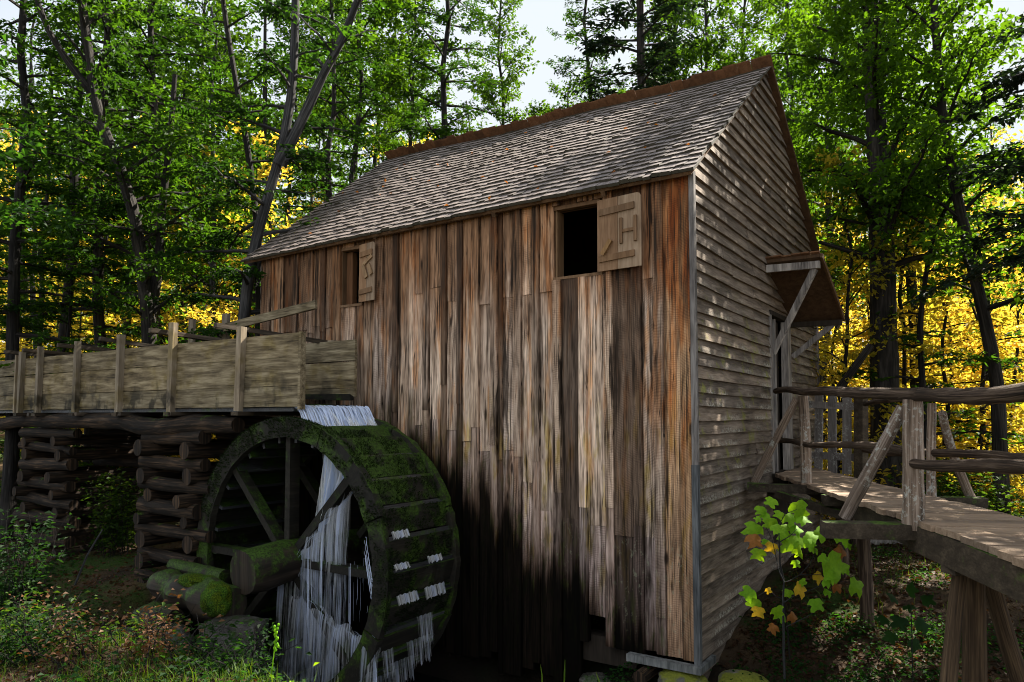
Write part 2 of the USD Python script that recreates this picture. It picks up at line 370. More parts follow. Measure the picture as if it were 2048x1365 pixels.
leaf_mat("tulip_yellow", [(0, (.52, .34, .02)), (1, (.70, .44, .03))], trans=.4, vein=True)
leaf_mat("tulip_brown", [(0, (.24, .085, .02)), (1, (.42, .20, .04))], trans=.2, vein=True)
leaf_mat("moss_tuft", [(0, (.008, .018, .003)), (.5, (.022, .050, .004)), (1, (.07, .11, .008))], trans=.3)

g = G(); pos = g.n("geometry", "position")
gc = g.ramp(g.noise(pos, 1.3, 6, .65), [(.3, (.018, .012, .008)), (.5, (.05, .032, .018)), (.7, (.10, .062, .03))])
gc = g.mix(g.rng(g.noise(pos, .5, 4), .5, .62), gc, g.mix(g.noise(pos, 30, 3), (.012, .03, .006), (.05, .08, .012)))
gc = g.mix(g.math("multiply", g.rng(g.math("add", g.n("separate_xyz", "z", vector=pos), g.math("multiply", g.noise(pos, 3.0, 4), .3)), .06, -.20), .85), gc, (.006, .005, .004))  # low soil goes near black: wet mud, with the shade of the pit painted in
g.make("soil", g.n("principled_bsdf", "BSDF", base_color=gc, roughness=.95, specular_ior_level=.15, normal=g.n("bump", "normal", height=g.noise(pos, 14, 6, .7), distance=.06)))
g = G(); pos = g.n("geometry", "position")
gc = g.ramp(g.noise(pos, 5, 6, .65), [(.3, (.05, .045, .04)), (.55, (.15, .14, .12)), (.75, (.27, .25, .22))])
gc = g.mix(g.rng(g.math("add", g.noise(pos, 4.0, 4), g.math("multiply", g.n("separate_xyz", "z", vector=g.n("geometry", "normal")), .2)), .52, .62), gc, g.mix(g.noise(pos, 45, 3), (.06, .085, .006), (.24, .24, .015)))
g.make("stone", g.n("principled_bsdf", "BSDF", base_color=gc, roughness=.9, normal=g.n("bump", "normal", height=g.noise(pos, 30, 5, .7), distance=.02)))
g = G(); pos = g.n("geometry", "position")
gc = g.mix(g.rng(g.noise(pos, 5.0, 4, .65), .50, .62), g.ramp(g.noise(pos, 7, 5), [(.3, (.012, .011, .010)), (.7, (.07, .062, .055))]), (.02, .042, .006))
g.make("wet_stone", g.n("principled_bsdf", "BSDF", base_color=gc, roughness=.3, specular_ior_level=.5, normal=g.n("bump", "normal", height=g.noise(pos, 25, 5, .7), distance=.02)))
g = G(); pos = g.n("geometry", "position")
gc = g.mix(g.rng(g.noise(pos, 60, 3, .7), .35, .65), (.012, .035, .004), (.075, .15, .012)); gc = g.mix(g.rng(g.noise(pos, 9, 3), .4, .6), gc, g.mix(1.0, gc, (1.3, .9, .5), "multiply"))
g.make("bright_moss", g.n("principled_bsdf", "BSDF", base_color=gc, roughness=.95, specular_ior_level=.1, normal=g.n("bump", "normal", height=g.noise(pos, 70, 4, .7), distance=.03)))
g = G()
g.make("creek", g.n("principled_bsdf", "BSDF", base_color=(.006, .007, .006), roughness=.12, specular_ior_level=.5, normal=g.n("bump", "normal", height=g.noise(g.n("geometry", "position"), 9, 3), distance=.02)))
# running water: white threads with clear water between them, drawn out along the fall (v of its uv)
def water(name, fill, blue):
    g = G(); uv = g.n("uvmap", "UV", attribute="st")
    s1 = g.noise(g.mapped(uv, (60, 1.1, 1)), 1.0, 5, .65); s2 = g.noise(g.mapped(uv, (12, .7, 1)), 1.0, 3)
    k = g.math("multiply", g.rng(g.math("add", g.math("multiply", s1, .65), g.math("multiply", s2, .35)), fill, fill+.18), .97)
    tint = g.mix(g.rng(s2, .42, .6), (.93, .94, .96), blue)
    foam = g.n("mix_closure", "closure", fac=.35, closure1=g.n("principled_bsdf", "BSDF", base_color=tint, roughness=.25, specular_ior_level=.6), closure2=g.n("translucent_bsdf", "BSDF", color=tint))
    gl = g.n("glossy_bsdf", "BSDF", color=(.8, .85, .9), roughness=.08, normal=g.n("bump", "normal", height=s1, distance=.02))
    clear = g.n("mix_closure", "closure", fac=g.n("fresnel", "fac", IOR=1.33), closure1=g.n("transparent_bsdf", "BSDF", color=(.93, .95, .96)), closure2=gl)
    g.make(name, g.n("mix_closure", "closure", fac=k, closure1=clear, closure2=foam))
water("white_water", .38, (.55, .66, .92))
def curtain(name, fill):
    """Falling water that thins into separate threads on its way down."""
    g = G(); uv = g.n("uvmap", "UV", attribute="st"); v = g.n("separate_xyz", "y", vector=uv)
    s1 = g.noise(g.mapped(uv, (44, .55, 1)), 1.0, 4, .62); s2 = g.noise(g.mapped(uv, (9, .8, 1)), 1.0, 3); br = g.noise(g.mapped(uv, (26, 4, 1)), 1.0, 4, .65)
    k = g.math("add", g.math("multiply", s1, .62), g.math("multiply", s2, .38))
    lim = g.math("multiply_add", g.rng(v, .0, 1.3), .055, fill)
    k = g.rng(g.math("subtract", k, lim), -.02, .17)
    k = g.math("multiply", k, g.rng(g.math("add", br, g.math("multiply", v, -.10)), .22, .52, .0, .88))
    tint = g.mix(g.rng(s2, .40, .62), (.95, .95, .96), (.68, .75, .95))
    foam = g.n("mix_closure", "closure", fac=.4, closure1=g.n("principled_bsdf", "BSDF", base_color=tint, roughness=.3), closure2=g.n("translucent_bsdf", "BSDF", color=tint))
    g.make(name, g.n("mix_closure", "closure", fac=k, closure1=g.n("transparent_bsdf", "BSDF", color=(.98, .985, .99)), closure2=foam))
curtain("curtain_water", .44)
curtain("spill_water", .38)
water("thread_water", .53, (.45, .56, .90))
water("thin_water", .44, (.50, .62, .92))
g = G(); g.make("bright_foam", g.n("principled_bsdf", "BSDF", base_color=(.55, .62, .80), roughness=.3, specular_ior_level=.5))

# ------------------------------------------------------------------ ground
def sm(a, b, t):
    t = np.clip((np.asarray(t, float)-a)/(b-a), 0, 1); return t*t*(3-2*t)


def ground(x, y):
    x, y = np.asarray(x, float), np.asarray(y, float)
    right = np.clip(-.27+.25*y, -.32, .42)
    left = np.clip(.20+(y+1.7)*.20, -.05, 2.0)
    h = right+(left-right)*sm(-1.5, -7.0, x)
    pit = sm(-7.2, -6.3, x)*sm(-.6, -1.6, x)*sm(-3.3, -2.5, y)*sm(.6, -.1, y)
    h = h-pit*(h+1.05)
    bank = .74+.13*np.exp(-((x+1.5)/1.5)**2-((y+4.7)/.8)**2)-.20*sm(-2.5, -7, x)-.9*sm(-.3, 1.2, x)*sm(-7.2, -3.6, y)
    t = sm(-3.3, -4.55, y)
    h = h+(bank-h)*t
    r = np.hypot(x, y-2)
    h = h+np.clip(r-24, 0, 200)*.06*sm(-2, 6, y)
    k = meshkit.fbm(np.stack([x*.9, y*.9, x*0], -1), 4, 3)-.5
    return h+k*.16


u = np.linspace(-1, 1, 301); gx = -2+7*np.sinh(u*3.6)/3.6*1.02*1.6; gy = 1+7*np.sinh(u*3.6)/3.6*1.02*1.6
GX, GY = np.meshgrid(gx, gy, indexing="ij"); GZ = ground(GX, GY)
i, j = np.meshgrid(np.arange(300), np.arange(300), indexing="ij"); a = i*301+j
q = np.stack([a, a+301, a+302, a+1], -1).reshape(-1, 4)
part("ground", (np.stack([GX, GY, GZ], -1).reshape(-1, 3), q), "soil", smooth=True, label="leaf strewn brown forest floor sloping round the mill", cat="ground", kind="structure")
part("creek", box(-6.9, -.9, -3.1, -.05, -1.0, -.82), "creek", label="dark shallow tailwater under the mill wheel", cat="water", kind="structure")

# ------------------------------------------------------------------ the mill
ML, MW, EAVE, RIDGE, RY, OX, OE = 7.2, 6.38, 5.2, 7.60, 3.17, .09, .17
mill = thing("grain_mill", "old weathered wooden water mill with shingle roof and two open shutters", "mill", loc=(0, 0, 0))
# ---- the long wall: boards and battens in two lifts; (left pixel, right pixel, joint heights, kind, tone) read at pixel row 650
WIN = [(-1.65, -1.08, 4.19, 4.995), (-5.30, -4.905, 4.165, 4.965)]
hole = shapely.union_all([sbox(x0, z0, x1, z1) for x0, x1, z0, z1 in WIN])
wallp = sbox(-ML, .55, -.02, EAVE+.02).difference(hole)
front = part("front_wall", extrude(wallp, lambda a, b, t: (a, .035+.03*t, b)), "dark_wood", mill)
b_light, b_mid, b_dark, b_ora = (1.18, 1.12, 1.08), (.80, .73, .67), (.32, .27, .235), (.88, .70, .52)
cols = [(728, 752, "b", "m", (2.3,)), (752, 768, "t", "l", (2.25,)), (768, 788, "b", "l", (2.35,)), (788, 798, "t", "d", (2.6,)), (798, 822, "b", "m", (2.2,)), (822, 830, "t", "l", (2.9,)),
        (830, 850, "b", "l", (4.2, 2.42)), (850, 860, "t", "m", (2.62,)), (860, 886, "b", "l", (4.25, 2.50)), (886, 894, "t", "d", (2.95,)), (894, 917, "b", "l", (4.05, 2.36)), (917, 926, "t", "d", (2.7,)),
        (926, 946, "b", "l", (2.22,)), (946, 960, "t", "m", (2.4,)), (960, 984, "b", "l", (3.96, 2.1)), (984, 996, "t", "m", (2.18,)), (996, 1006, "b", "d", (2.0,)), (1006, 1031, "b", "l", (4.02, 2.12)),
        (1031, 1044, "t", "m", (2.05,)), (1044, 1068, "b", "l", (4.02, 1.75)), (1068, 1080, "t", "m", (2.0,)), (1080, 1109, "b", "l", (4.03, 1.42)), (1109, 1123, "t", "m", (1.65,)),
        (1123, 1160, "b", "d", (1.36,)), (1160, 1174, "t", "l", (1.5,)), (1174, 1211, "b", "l", (1.30,)), (1211, 1226, "t", "m", (1.52,)), (1226, 1267, "b", "d", (1.22,)), (1267, 1284, "t", "d", (1.35,)),
        (1284, 1310, "b", "l", (4.05, 1.23)), (1310, 1327, "t", "m", (.4,)), (1327, 1363, "b", "o", (.05,))]
edge = [(x0, x1) for x0, x1, *_ in cols]
# the far third, read off the same way
cols = [(521, 535, "b", "m", (3.75,)), (535, 543, "t", "m", (3.7,)), (543, 563, "b", "m", (3.7,)), (563, 569, "t", "l", (3.0,)), (569, 590, "b", "d", (3.85,)), (590, 598, "t", "m", (3.6,)), (598, 619, "b", "m", (3.85,)), (619, 627, "t", "m", (3.8,)), (627, 644, "b", "m", (3.9,)), (644, 652, "t", "d", (3.8,)), (652, 668, "b", "m", (3.85,)), (668, 682, "t", "o", (2.4,)), (682, 710, "b", "l", (2.4,)), (710, 728, "b", "m", (2.4,))] + cols
tone = dict(l=b_light, m=b_mid, d=b_dark, o=b_ora)
def wet_top(x): return min(2.05, -.72*x-.36)
for (p0, p1, kind, tn, joints) in cols:
    x0, x1 = at(p0, 650, Y=-.02)[0], at(p1, 650, Y=-.02)[0]
    joints = [z for z in joints if z > .3]
    levels = [EAVE-.02] + sorted(joints, reverse=True) + [.30 if p0 == 1174 else rnd.uniform(-.06, .05) if x1 > -1.25 else rnd.uniform(-.62, -.30)]
    for k in range(len(levels)-1):
        z1, z0 = levels[k], levels[k+1]
        spans = [(z0, z1)]
        for wx0, wx1, wz0, wz1 in WIN:                        # boards stop at the window openings
            xm = (x0+x1)/2
            if wx0-.02 < xm < wx1+.02:
                spans = [s for a, b in spans for s in ((a, min(b, wz0-.035)), (max(a, wz1+.05), b)) if s[1]-s[0] > .04]
        for a, b in spans:
            th = .024 if kind == "b" else .05
            back = -.012 if k == 0 else -.002                  # the upper lift laps over the lower one
            yb = .030; yf = (-th if kind == "b" else -th-.006)+back
            e = .004 if kind == "b" else -.006
            q = rnd.uniform(-.007, .007); q2 = rnd.uniform(-.006, .006)
            n = 5; zs = np.linspace(a, b, n); prof = []
            ch = min(.008, (x1-x0)*.2)
            ring = lambda z, dx, w: [(x0+e+dx, yb, z), (x0+e+dx, yf+ch+w, z), (x0+e+ch+dx, yf+w, z), (x1-e-ch+dx, yf+w+q2*.5, z), (x1-e+dx, yf+ch+w, z), (x1-e+dx, yb, z)]
            v = []
            ragged = rnd.uniform(-.012, .012)
            for r_i, z in enumerate(zs):
                t = (z-a)/max(b-a, 1e-6)
                rg = np.array(ring(z, q*(t-.5)+.003*math.sin(z*3+p0), q2*math.sin(3.1*t+p0)))
                if r_i == 0 and kind == "b": rg[3:, 2] += ragged
                v.append(rg)
            v = np.vstack(v); f = []
            for r_i in range(n-1):
                for c in range(6):
                    o, o2 = r_i*6+c, r_i*6+(c+1) % 6
                    f += [[o, o+6, o2+6], [o, o2+6, o2]]
            f += [[0, 1, 2], [0, 2, 3], [0, 3, 4], [0, 4, 5]]; L = (n-1)*6
            f += [[L, L+2, L+1], [L, L+3, L+2], [L, L+4, L+3], [L, L+5, L+4]]
            tt = np.array(tone[tn])*rnd.uniform(.82, 1.16)*(.9 if k else 1)
            if z1 < 2.6 and k: tt = tt*np.array([.85, .85, .92])
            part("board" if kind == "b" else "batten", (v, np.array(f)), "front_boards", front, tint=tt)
# corner board, with the newer grey lower piece on the gable edge
part("corner_board", box(-.115, .030, -.052, .030, .0, EAVE-.03, .003), "front_boards", mill, tint=(.95, .72, .48))
part("corner_trim", box(.004, .062, -.060, -.003, 2.02, EAVE-.04, .003), "trim_wood", mill)
part("corner_trim", box(.004, .070, -.075, -.003, -.02, 2.03, .002), "blue_grey_trim", mill, label="newer blue grey lower corner strip")
sk = part("sill_board", bar((-.72, -.10, -.055), (.06, -.10, -.055), .10, .07, j=.006), "blue_grey_trim", mill)
part("sill_board", bar((.075, -.155, -.055), (.075, .35, -.055), .05, .07, j=.005), "blue_grey_trim", mill)
part("sill_beam", box(-ML, -.70, .07, .27, -.25, .05), "dark_wood", mill)
# window trims
for k, (x0, x1, z0, z1) in enumerate(WIN):
    wf = part("window_frame", box(x0-.015, x1+.02, -.035, .10, z1+.002, z1+.048, .003), "shutter_wood", mill, tint=(.55, .42, .32))
    part("sill", box(x0-.03, x1+.05, -.050, .10, z0-.034, z0-.002, .003), "shutter_wood", wf, tint=(.62, .5, .4))
    part("jamb", box(x0-.012, x0+.012, -.012, .14, z0, z1, .002), "shutter_wood", wf, tint=(.5, .4, .3))
    part("jamb", box(x1-.012, x1+.012, -.012, .14, z0, z1, .002), "shutter_wood", wf, tint=(.5, .4, .3))
part("window_frame", box(-5.29, -5.17, .068, .16, 4.17, 4.96), "comb_boards", mill)
# short boards over the near window
for k in range(4):
    x = -1.66+k*.15
    part("header_board", box(x, x+.135, -.030, .03, 5.045, 5.18, .004), "front_boards", front, tint=(.75, .5, .36))


def shutter(x0, x1, z0, z1, tilt, latch, label):
    s, c = math.sin(tilt), math.cos(tilt)
    P = lambda a, b, t: (x0+a*c+t*s, -.080-a*s-t*c*.9, z0+b)
    w, h = x1-x0, z1-z0; r = .045
    sh = Polygon([(0, 0), (w, 0), (w, h-r), (w-r*.35, h-r*.3), (w-r, h), (0, h)])
    half = w*.48
    sp = part("shutter", extrude(sh.intersection(sbox(0, -1, half-.002, 9)), lambda a, b, t: P(a, b, .028*t)), "shutter_wood", mill, tint=(.78, .62, .50), label=label)
    part("plank", extrude(sh.intersection(sbox(half+.002, -1, 9, 9)), lambda a, b, t: P(a, b, .026*t)), "shutter_wood", sp, tint=(1.05, .98, .92))
    def piece(name, a0, b0, a1, b1, wd, th=.022, tint=(.6, .47, .36)):
        d = np.array([a1-a0, b1-b0]); L = np.linalg.norm(d); d /= L; n = np.array([-d[1], d[0]])
        pl = Polygon([np.array([a0, b0])+n*wd/2, np.array([a0, b0])-n*wd/2, np.array([a1, b1])-n*wd/2, np.array([a1, b1])+n*wd/2])
        part(name, extrude(pl, lambda a, b, t: P(a, b, .0275+th*t)), "shutter_wood", sp, tint=tint)
    k = w/.53
    piece("cleat", .03*k, h*.815, w*.86, h*.835, .075); piece("cleat", .02*k, h*.165, w*.86, h*.185, .07)
    if latch == 0:
        piece("latch_guide", w*.56, h*.34, w*.56, h*.69, .036, .03); piece("latch_guide", w*.88, h*.345, w*.88, h*.69, .038, .03)
        piece("latch_bar", w*.585, h*.51, w*.865, h*.51, .035, .02); piece("stop_block", w*.13, h*.22, w*.33, h*.41, .05, .05, (1.0, .78, .48))
    else:
        piece("latch_guide", w*.30, h*.62, w*.52, h*.40, .07, .03, (1, .85, .66)); piece("latch_guide", w*.62, h*.62, w*.84, h*.44, .07, .03, (1, .85, .66)); piece("latch_bar", w*.25, h*.62, w*.86, h*.76, .05, .03, (1, .85, .66))


shutter(-1.065, -.50, 4.18, 5.0, .10, 0, None)
shutter(-4.865, -4.50, 4.165, 4.99, .16, 1, "narrower shutter with pointed latch blocks")

# ---- the gable: lapped clapboards
slope = (RIDGE-EAVE)/RY
ztop = lambda y: EAVE + slope*min(y, MW-y)
DOOR = (3.14, 4.18, 1.74, 3.98)
gp = Polygon([(.0, .0), (MW, .0), (MW, EAVE), (RY, RIDGE-.04), (0, EAVE)])
gate = sbox(DOOR[0], DOOR[2], DOOR[1], DOOR[3])
gable = part("gable_wall", extrude(gp.difference(gate), lambda a, b, t: (-.05+.03*t, a, b)), "dark_wood", mill)
SP = .147
row = 0; z = -.30
while z < RIDGE-.1:
    strip = sbox(.0, z, MW, z+SP+.022).intersection(Polygon([(0, -1), (MW, -1), (MW, EAVE), (RY, RIDGE-.03), (0, EAVE)])).difference(sbox(DOOR[0]-.05, DOOR[2]-1, DOOR[1]+.03, DOOR[3]+.04))
    cuts = sorted(rnd.sample([1.0, 1.35, 2.05, 2.3, 2.75, 3.3, 3.9, 4.7, 5.2], 2)) if z > 3.9 else ([rnd.choice([1.2, 1.8, 2.3])] if rnd.random() < .35 else []) + [3.6]
    for c0, c1 in zip([-1]+cuts, cuts+[9]):
        pc = strip.intersection(sbox(c0+.002, -9, c1-.002, 99))
        for po in getattr(pc, "geoms", [pc]):
            if po.is_empty or po.area < .004: continue
            y0, _, y1, _ = po.bounds
            dz0, dz1 = rnd.uniform(-.012, .012), rnd.uniform(-.012, .012); th = rnd.uniform(.030, .046); cup = rnd.uniform(-.003, .006)
            po = shapely.segmentize(po, max(.3, (y1-y0)/4))
            ph = rnd.uniform(0, 6)
            def fn(a, b, t, z=z, th=th):
                k = np.clip((b-z)/(SP+.02), 0, 1); s = (a-y0)/max(y1-y0, .01)
                out = -.018 + t*(.026 + th*(1-k)**1.0) + .004*math.sin(a*2.3+ph)*t
                return (out, a, b + (dz0*(1-s)+dz1*s + .004*math.sin(a*3.1+ph))*(1 if k < .5 else 0))
            part("clapboard", extrude(po, fn), "clapboards", gable)
    z += SP; row += 1
# rear and left walls close the dark inside
part("rear_wall", box(-ML, -.02, MW-.06, MW, .0, EAVE), "dark_wood", mill)
lw = Polygon([(.05, .0), (MW, .0), (MW, EAVE), (RY, RIDGE-.05), (.05, EAVE)])
part("left_wall", extrude(lw, lambda a, b, t: (-ML+.002+.05*t, a, b)), "trim_wood", mill)
part("floor", box(-ML+.06, -.07, .08, MW-.07, 1.60, 1.70), "dark_wood", mill)
# door opening: posts, a half open plank door and the dark inside
df = part("door_frame", box(-.03, .050, DOOR[0]-.06, DOOR[0], DOOR[2], DOOR[3], .003), "trim_wood", mill)
part("post", box(-.02, .075, 3.93, DOOR[1], DOOR[2], DOOR[3]-.02, .004), "trim_wood", df)
part("lintel", box(-.03, .052, DOOR[0]-.05, DOOR[1]+.03, DOOR[3], DOOR[3]+.07, .003), "dark_wood", df)
dr = part("door", box(-.022, .012, 3.44, 3.52, DOOR[2], DOOR[3]-.02, .002), "trim_wood", mill)
part("plank", box(-.10, -.06, 3.53, 3.72, DOOR[2], DOOR[3]-.02, .002), "dark_wood", dr)
part("plank", box(-.10, -.06, 3.73, 3.92, DOOR[2], DOOR[3]-.02, .002), "dark_wood", dr)
# far right corner board
part("corner_board", box(-.01, .055, MW-.06, MW+.02, .3, EAVE-.35, .003), "trim_wood", mill)

# ---- roof
rx0, rx1 = -ML-.22, OX
def sag(x, t):                                                 # the old frame has settled at its far end
    u = (rx1-x)/(rx1-rx0)
    return u*u*(.115*t-.075*(1-t)) + .018*math.sin(x*1.7)*t
def rp(x, s, h=0.0):
    """A point of the front slope: s from the eave (0) to the ridge (1), h above the boarding."""
    y = -OE + (RY+OE)*s; zb = EAVE - OE*slope + .04 + (RIDGE-(EAVE-OE*slope)-.04)*s + sag(x, s)
    L = math.hypot(1, slope)
    return np.array([x, y-h*slope/L, zb+h/L])
def slab(f, h0, h1, n=8):
    v, fs = [], []
    xs = np.linspace(rx0, rx1, n)
    for x in xs: v += [f(x, 0, h0), f(x, 1, h0), f(x, 1, h1), f(x, 0, h1)]
    for k in range(n-1):
        for c in range(4):
            o, o2 = k*4+c, k*4+(c+1) % 4; fs += [[o, o2, o2+4], [o, o2+4, o+4]]
    L = (n-1)*4; fs += [[0, 2, 1], [0, 3, 2], [L, L+1, L+2], [L, L+2, L+3]]
    return np.array(v), np.array(fs)[:, ::-1]
roof = part("roof", slab(lambda x, s, h: rp(min(x, rx1-.02), s, h), -.035, .004), "soffit_wood", mill)
def rq(x, s, h=0.0):
    y = MW+.24 - (MW+.24-RY)*s; zb = 5.26 + (RIDGE-5.26)*s + sag(x, s); L = math.hypot(1, .75)
    return np.array([x, y+h*.6, zb+h*.8])
part("rear_slope", slab(lambda x, s, h: rq(x+.03*(x > 0), s, h), -.03, .035), "soffit_wood", roof)
part("eave_board", cat([bar((-ML-.1, -OE+.05, EAVE-.13), (.05, -OE+.05, EAVE-.06), .03, .09)]), "soffit_wood", mill)
for x in (-.98, -2.5, -4.55, -5.6):                            # rafter tails and pegs under the eave
    part("rafter_tail", bar((x, .02, EAVE-.03), (x+.01, -OE+.03, EAVE-.14), .05, .07), "soffit_wood", roof)
ROWS = 27
sh = []
for r in range(ROWS):
    s0, s1 = r/ROWS-.004, min(1.0, (r+1)/ROWS+.030)
    x = rx1+rnd.uniform(-.02, .025)
    while x > rx0-.02:
        w = rnd.uniform(.085, .165); xl = max(x-w, rx0-.03)
        if x-xl < .03: break
        d = rnd.uniform(-.004, .0035); lift = rnd.uniform(0, .007)+(.012 if rnd.random() < .04 else 0); tw = rnd.uniform(-.004, .004); th = rnd.uniform(.028, .038)
        a, b = xl+.002, x-.002
        v = [rp(a, s0+d, th*.25+lift*.5), rp(b, s0+d+tw*.5, th*.25+lift*.5), rp(a, s1, .002), rp(b, s1, .002), rp(a, s0+d, th+.012+lift), rp(b, s0+d+tw*.5, th+.012+lift+tw), rp(a, s1, .012), rp(b, s1, .012)]
        c = np.mean(v, axis=0); sh.append((np.linalg.norm(c-CAM), hexa(v)))
        x = xl
order = sorted(range(len(sh)), key=lambda k: sh[k][0])
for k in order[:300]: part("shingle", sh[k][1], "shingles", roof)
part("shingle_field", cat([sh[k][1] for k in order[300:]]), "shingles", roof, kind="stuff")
# shingles of the rear slope whose ends show along the rake
rk = []
for r in range(26):
    s0 = r/26
    for x in np.arange(-.6, OX+.05, .15): rk.append(hexa([rq(xx+.012*rnd.random(), ss, h) for h in (.036, .062) for ss in (s0-.004, min(1, s0+.06)) for xx in (x-.146, x)]))
part("rear_shingle_field", cat(rk), "comb_boards", roof, kind="stuff")
# the comb: shingles of the rear slope standing up past the ridge
x = rx1+.035
while x > rx0+.02:
    w = rnd.uniform(.12, .21); xl = max(x-w, rx0)
    hgt = .275*rnd.uniform(.92, 1.06); tl = rnd.uniform(-.012, .012); zr = RIDGE+sag(x, 1)
    dd_ = rnd.uniform(-.006, .006); P = lambda xx, t, h: (xx, RY+.10+dd_-t*.80-h*.6, zr-.06+t*.60-h*.8*-1)
    v = [P(xx+tl*t/.3, t, h) for h in (0, .022) for t in (.0, hgt+rnd.uniform(-.012, .012)) for xx in (xl-.004, x-.001)]
    part("comb_shingle", hexa(v), "comb_boards", roof)
    x = xl

# ---- hood over the door
A, B, C, D = np.array([.0, 2.97, 4.70]), np.array([.74, 2.97, 4.70]), np.array([.79, 4.42, 3.99]), np.array([.0, 4.42, 3.99])
hood = part("door_hood", hexa([A+(0, 0, .0), B, D, C, A+(0, 0, .045), B+(0, 0, .045), D+(0, 0, .045), C+(0, 0, .045)]), "soffit_wood", mill)
for k in range(6):
    t0, t1 = k/6+.004, (k+1)/6-.004
    a0, a1, b0, b1 = A+(B-A)*t0, A+(B-A)*t1, D+(C-D)*t0, D+(C-D)*t1; n = np.array([0, .25, 1])*.02
    e = (D-A)/np.linalg.norm(D-A)*rnd.uniform(.02, .05)
    part("hood_board", hexa([p+n*q for q in (2.4, 3.3) for p in (a0-e, a1-e, b0+e, b1+e)]), "comb_boards", hood)
part("hood_beam", bar((.03, 2.985, 4.615), (.735, 2.985, 4.595), .06, .10, j=.004), "trim_wood", hood)
part("hood_beam", bar((.03, 4.34, 3.965), (.78, 4.34, 3.955), .06, .08, j=.004), "dark_wood", hood)
part("hood_edge", bar(A+(.76, .0, .02), C+(.0, 0, .02), .03, .07), "soffit_wood", hood)
part("hood_brace", bar((.045, 3.20, 3.44), (.665, 3.0, 4.55), .055, .075, j=.004), "trim_wood", hood)
part("hood_brace", bar((.045, 4.40, 3.47), (.66, 4.36, 3.94), .055, .075, j=.004), "trim_wood", hood)
# foundation stones and a log end under the near corner
for k, (c, r, lab) in enumerate([((-.12, -.05, -.24), (.28, .22, .14), "pale flat foundation stone right under the mill corner post"), ((.42, .22, -.20), (.26, .20, .10), "yellow mossy stone lying beside the mill corner"), ((.40, -.25, -.27), (.36, .22, .12), "bright mossy stone nearest the camera at the mill corner")]):
    part("foundation_stone", blob(c, r, 40+k, .2), "stone", smooth=True, label=lab, cat="stone")
part("log_stub", tube([(-.52, -.28, -.20), (-.50, .5, -.18)], [.075, .08], 10, .1, 5), "crib_log", label="round pale log end poking out below the mill sill", cat="log")

# ------------------------------------------------------------------ water wheel
WX, WZ, WR, YN, YF = -4.58, .776, 1.741, -1.60, -.32
wheel = thing("water_wheel", "large dark wooden overshot wheel furred with green moss beside the mill wall", "water wheel", loc=(WX, -.95, WZ))
def arc(r0, r1, a0, a1, y0, y1, n=8, j=0.0, seed=0):
    v, f = [], []
    for k in range(n+1):
        a = a0+(a1-a0)*k/n; c, s = math.cos(a), math.sin(a)
        for (r, y) in ((r0, y0), (r1, y0), (r1, y1), (r0, y1)): v.append((WX+r*c, y, WZ+r*s))
    for k in range(n):
        for c in range(4):
            o, o2 = k*4+c, k*4+(c+1) % 4; f += [[o, o+4, o2+4], [o, o2+4, o2]]
    L = n*4; f += [[0, 1, 2], [0, 2, 3], [L, L+2, L+1], [L, L+3, L+2]]
    v = np.array(v)
    if j: v += (meshkit.fbm(v*9+seed, 3, seed)[:, None]-.5)*2*j*np.array([1, 1, 1])
    return v, np.array(f)
for yc, y0, y1 in ((0, YN-.005, YN+.085), (1, YF-.085, YF)):
    for k in range(8):                                       # each rim is made of eight felloes
        a0 = math.pi*2*k/8+.39
        part("felloe", arc(WR-.235, WR+rnd.uniform(-.012, .012), a0+.004, a0+math.pi/4-.004, y0+rnd.uniform(-.008, .008), y1, 14, .016, k), "mossy_wood", wheel, smooth=35)
for k in range(8):
    a = math.pi/2+math.pi/4*k; c, s = math.cos(a), math.sin(a)
    for y in (YN+.135, YF-.13):
        b = bar((WX+.12*c, y, WZ+.12*s), (WX+(WR-.10)*c, y, WZ+(WR-.10)*s), .095, .15, (0, 1, 0), .008)
        part("spoke", b, "spoke_wood", wheel)
sh = np.array([(WX, YF+.25, WZ), (WX, -1.0, WZ), (WX, YN, WZ), (WX, YN-.30, WZ-.02), (WX-.01, YN-.55, WZ-.03)])
part("axle", tube(sh, [.26, .26, .265, .27, .255], 18, .10, 3), "wet_log", wheel, smooth=50)
NB = 30
for k in range(NB):
    a0 = 2*math.pi*k/NB+.06; da = 2*math.pi/NB*.80
    p = lambda a, r, y: (WX+r*math.cos(a), y, WZ+r*math.sin(a))
    y0, y1 = YN+.09, YF-.09
    r1, r2 = WR-.03+rnd.uniform(-.012, .012), WR-.085+rnd.uniform(-.008, .008)
    v, f = [], []
    ny = 14
    for iy in range(ny+1):
        y = y0+(y1-y0)*iy/ny
        for a, r in ((a0, r2), (a0+da, r1), (a0+da, r1-.035), (a0, r2-.035)):
            v.append(np.array(p(a, r, y))+(meshkit.fbm(np.array([[y*7+k, a*9, r*9.]]), 3, k)[0]-.5)*.028)
    for iy in range(ny):
        for c in range(4):
            o, o2 = iy*4+c, iy*4+(c+1) % 4; f += [[o, o+4, o2+4], [o, o2+4, o2]]
    L = ny*4; f += [[0, 1, 2], [0, 2, 3], [L, L+2, L+1], [L, L+3, L+2]]
    top = .35 < (a0 % (2*math.pi)) < 1.9
    part("bucket_board", (np.array(v), np.array(f)), "wet_board" if 1.22 < (a0 % 6.2832) < 1.9 else "mossy_wood", wheel)
    part("bucket_floor", hexa([p(a0+da+q, r, y) for q in (0, .03) for y in (y0, y1) for r in (WR-.30, WR-.06)]), "wet_board", wheel)
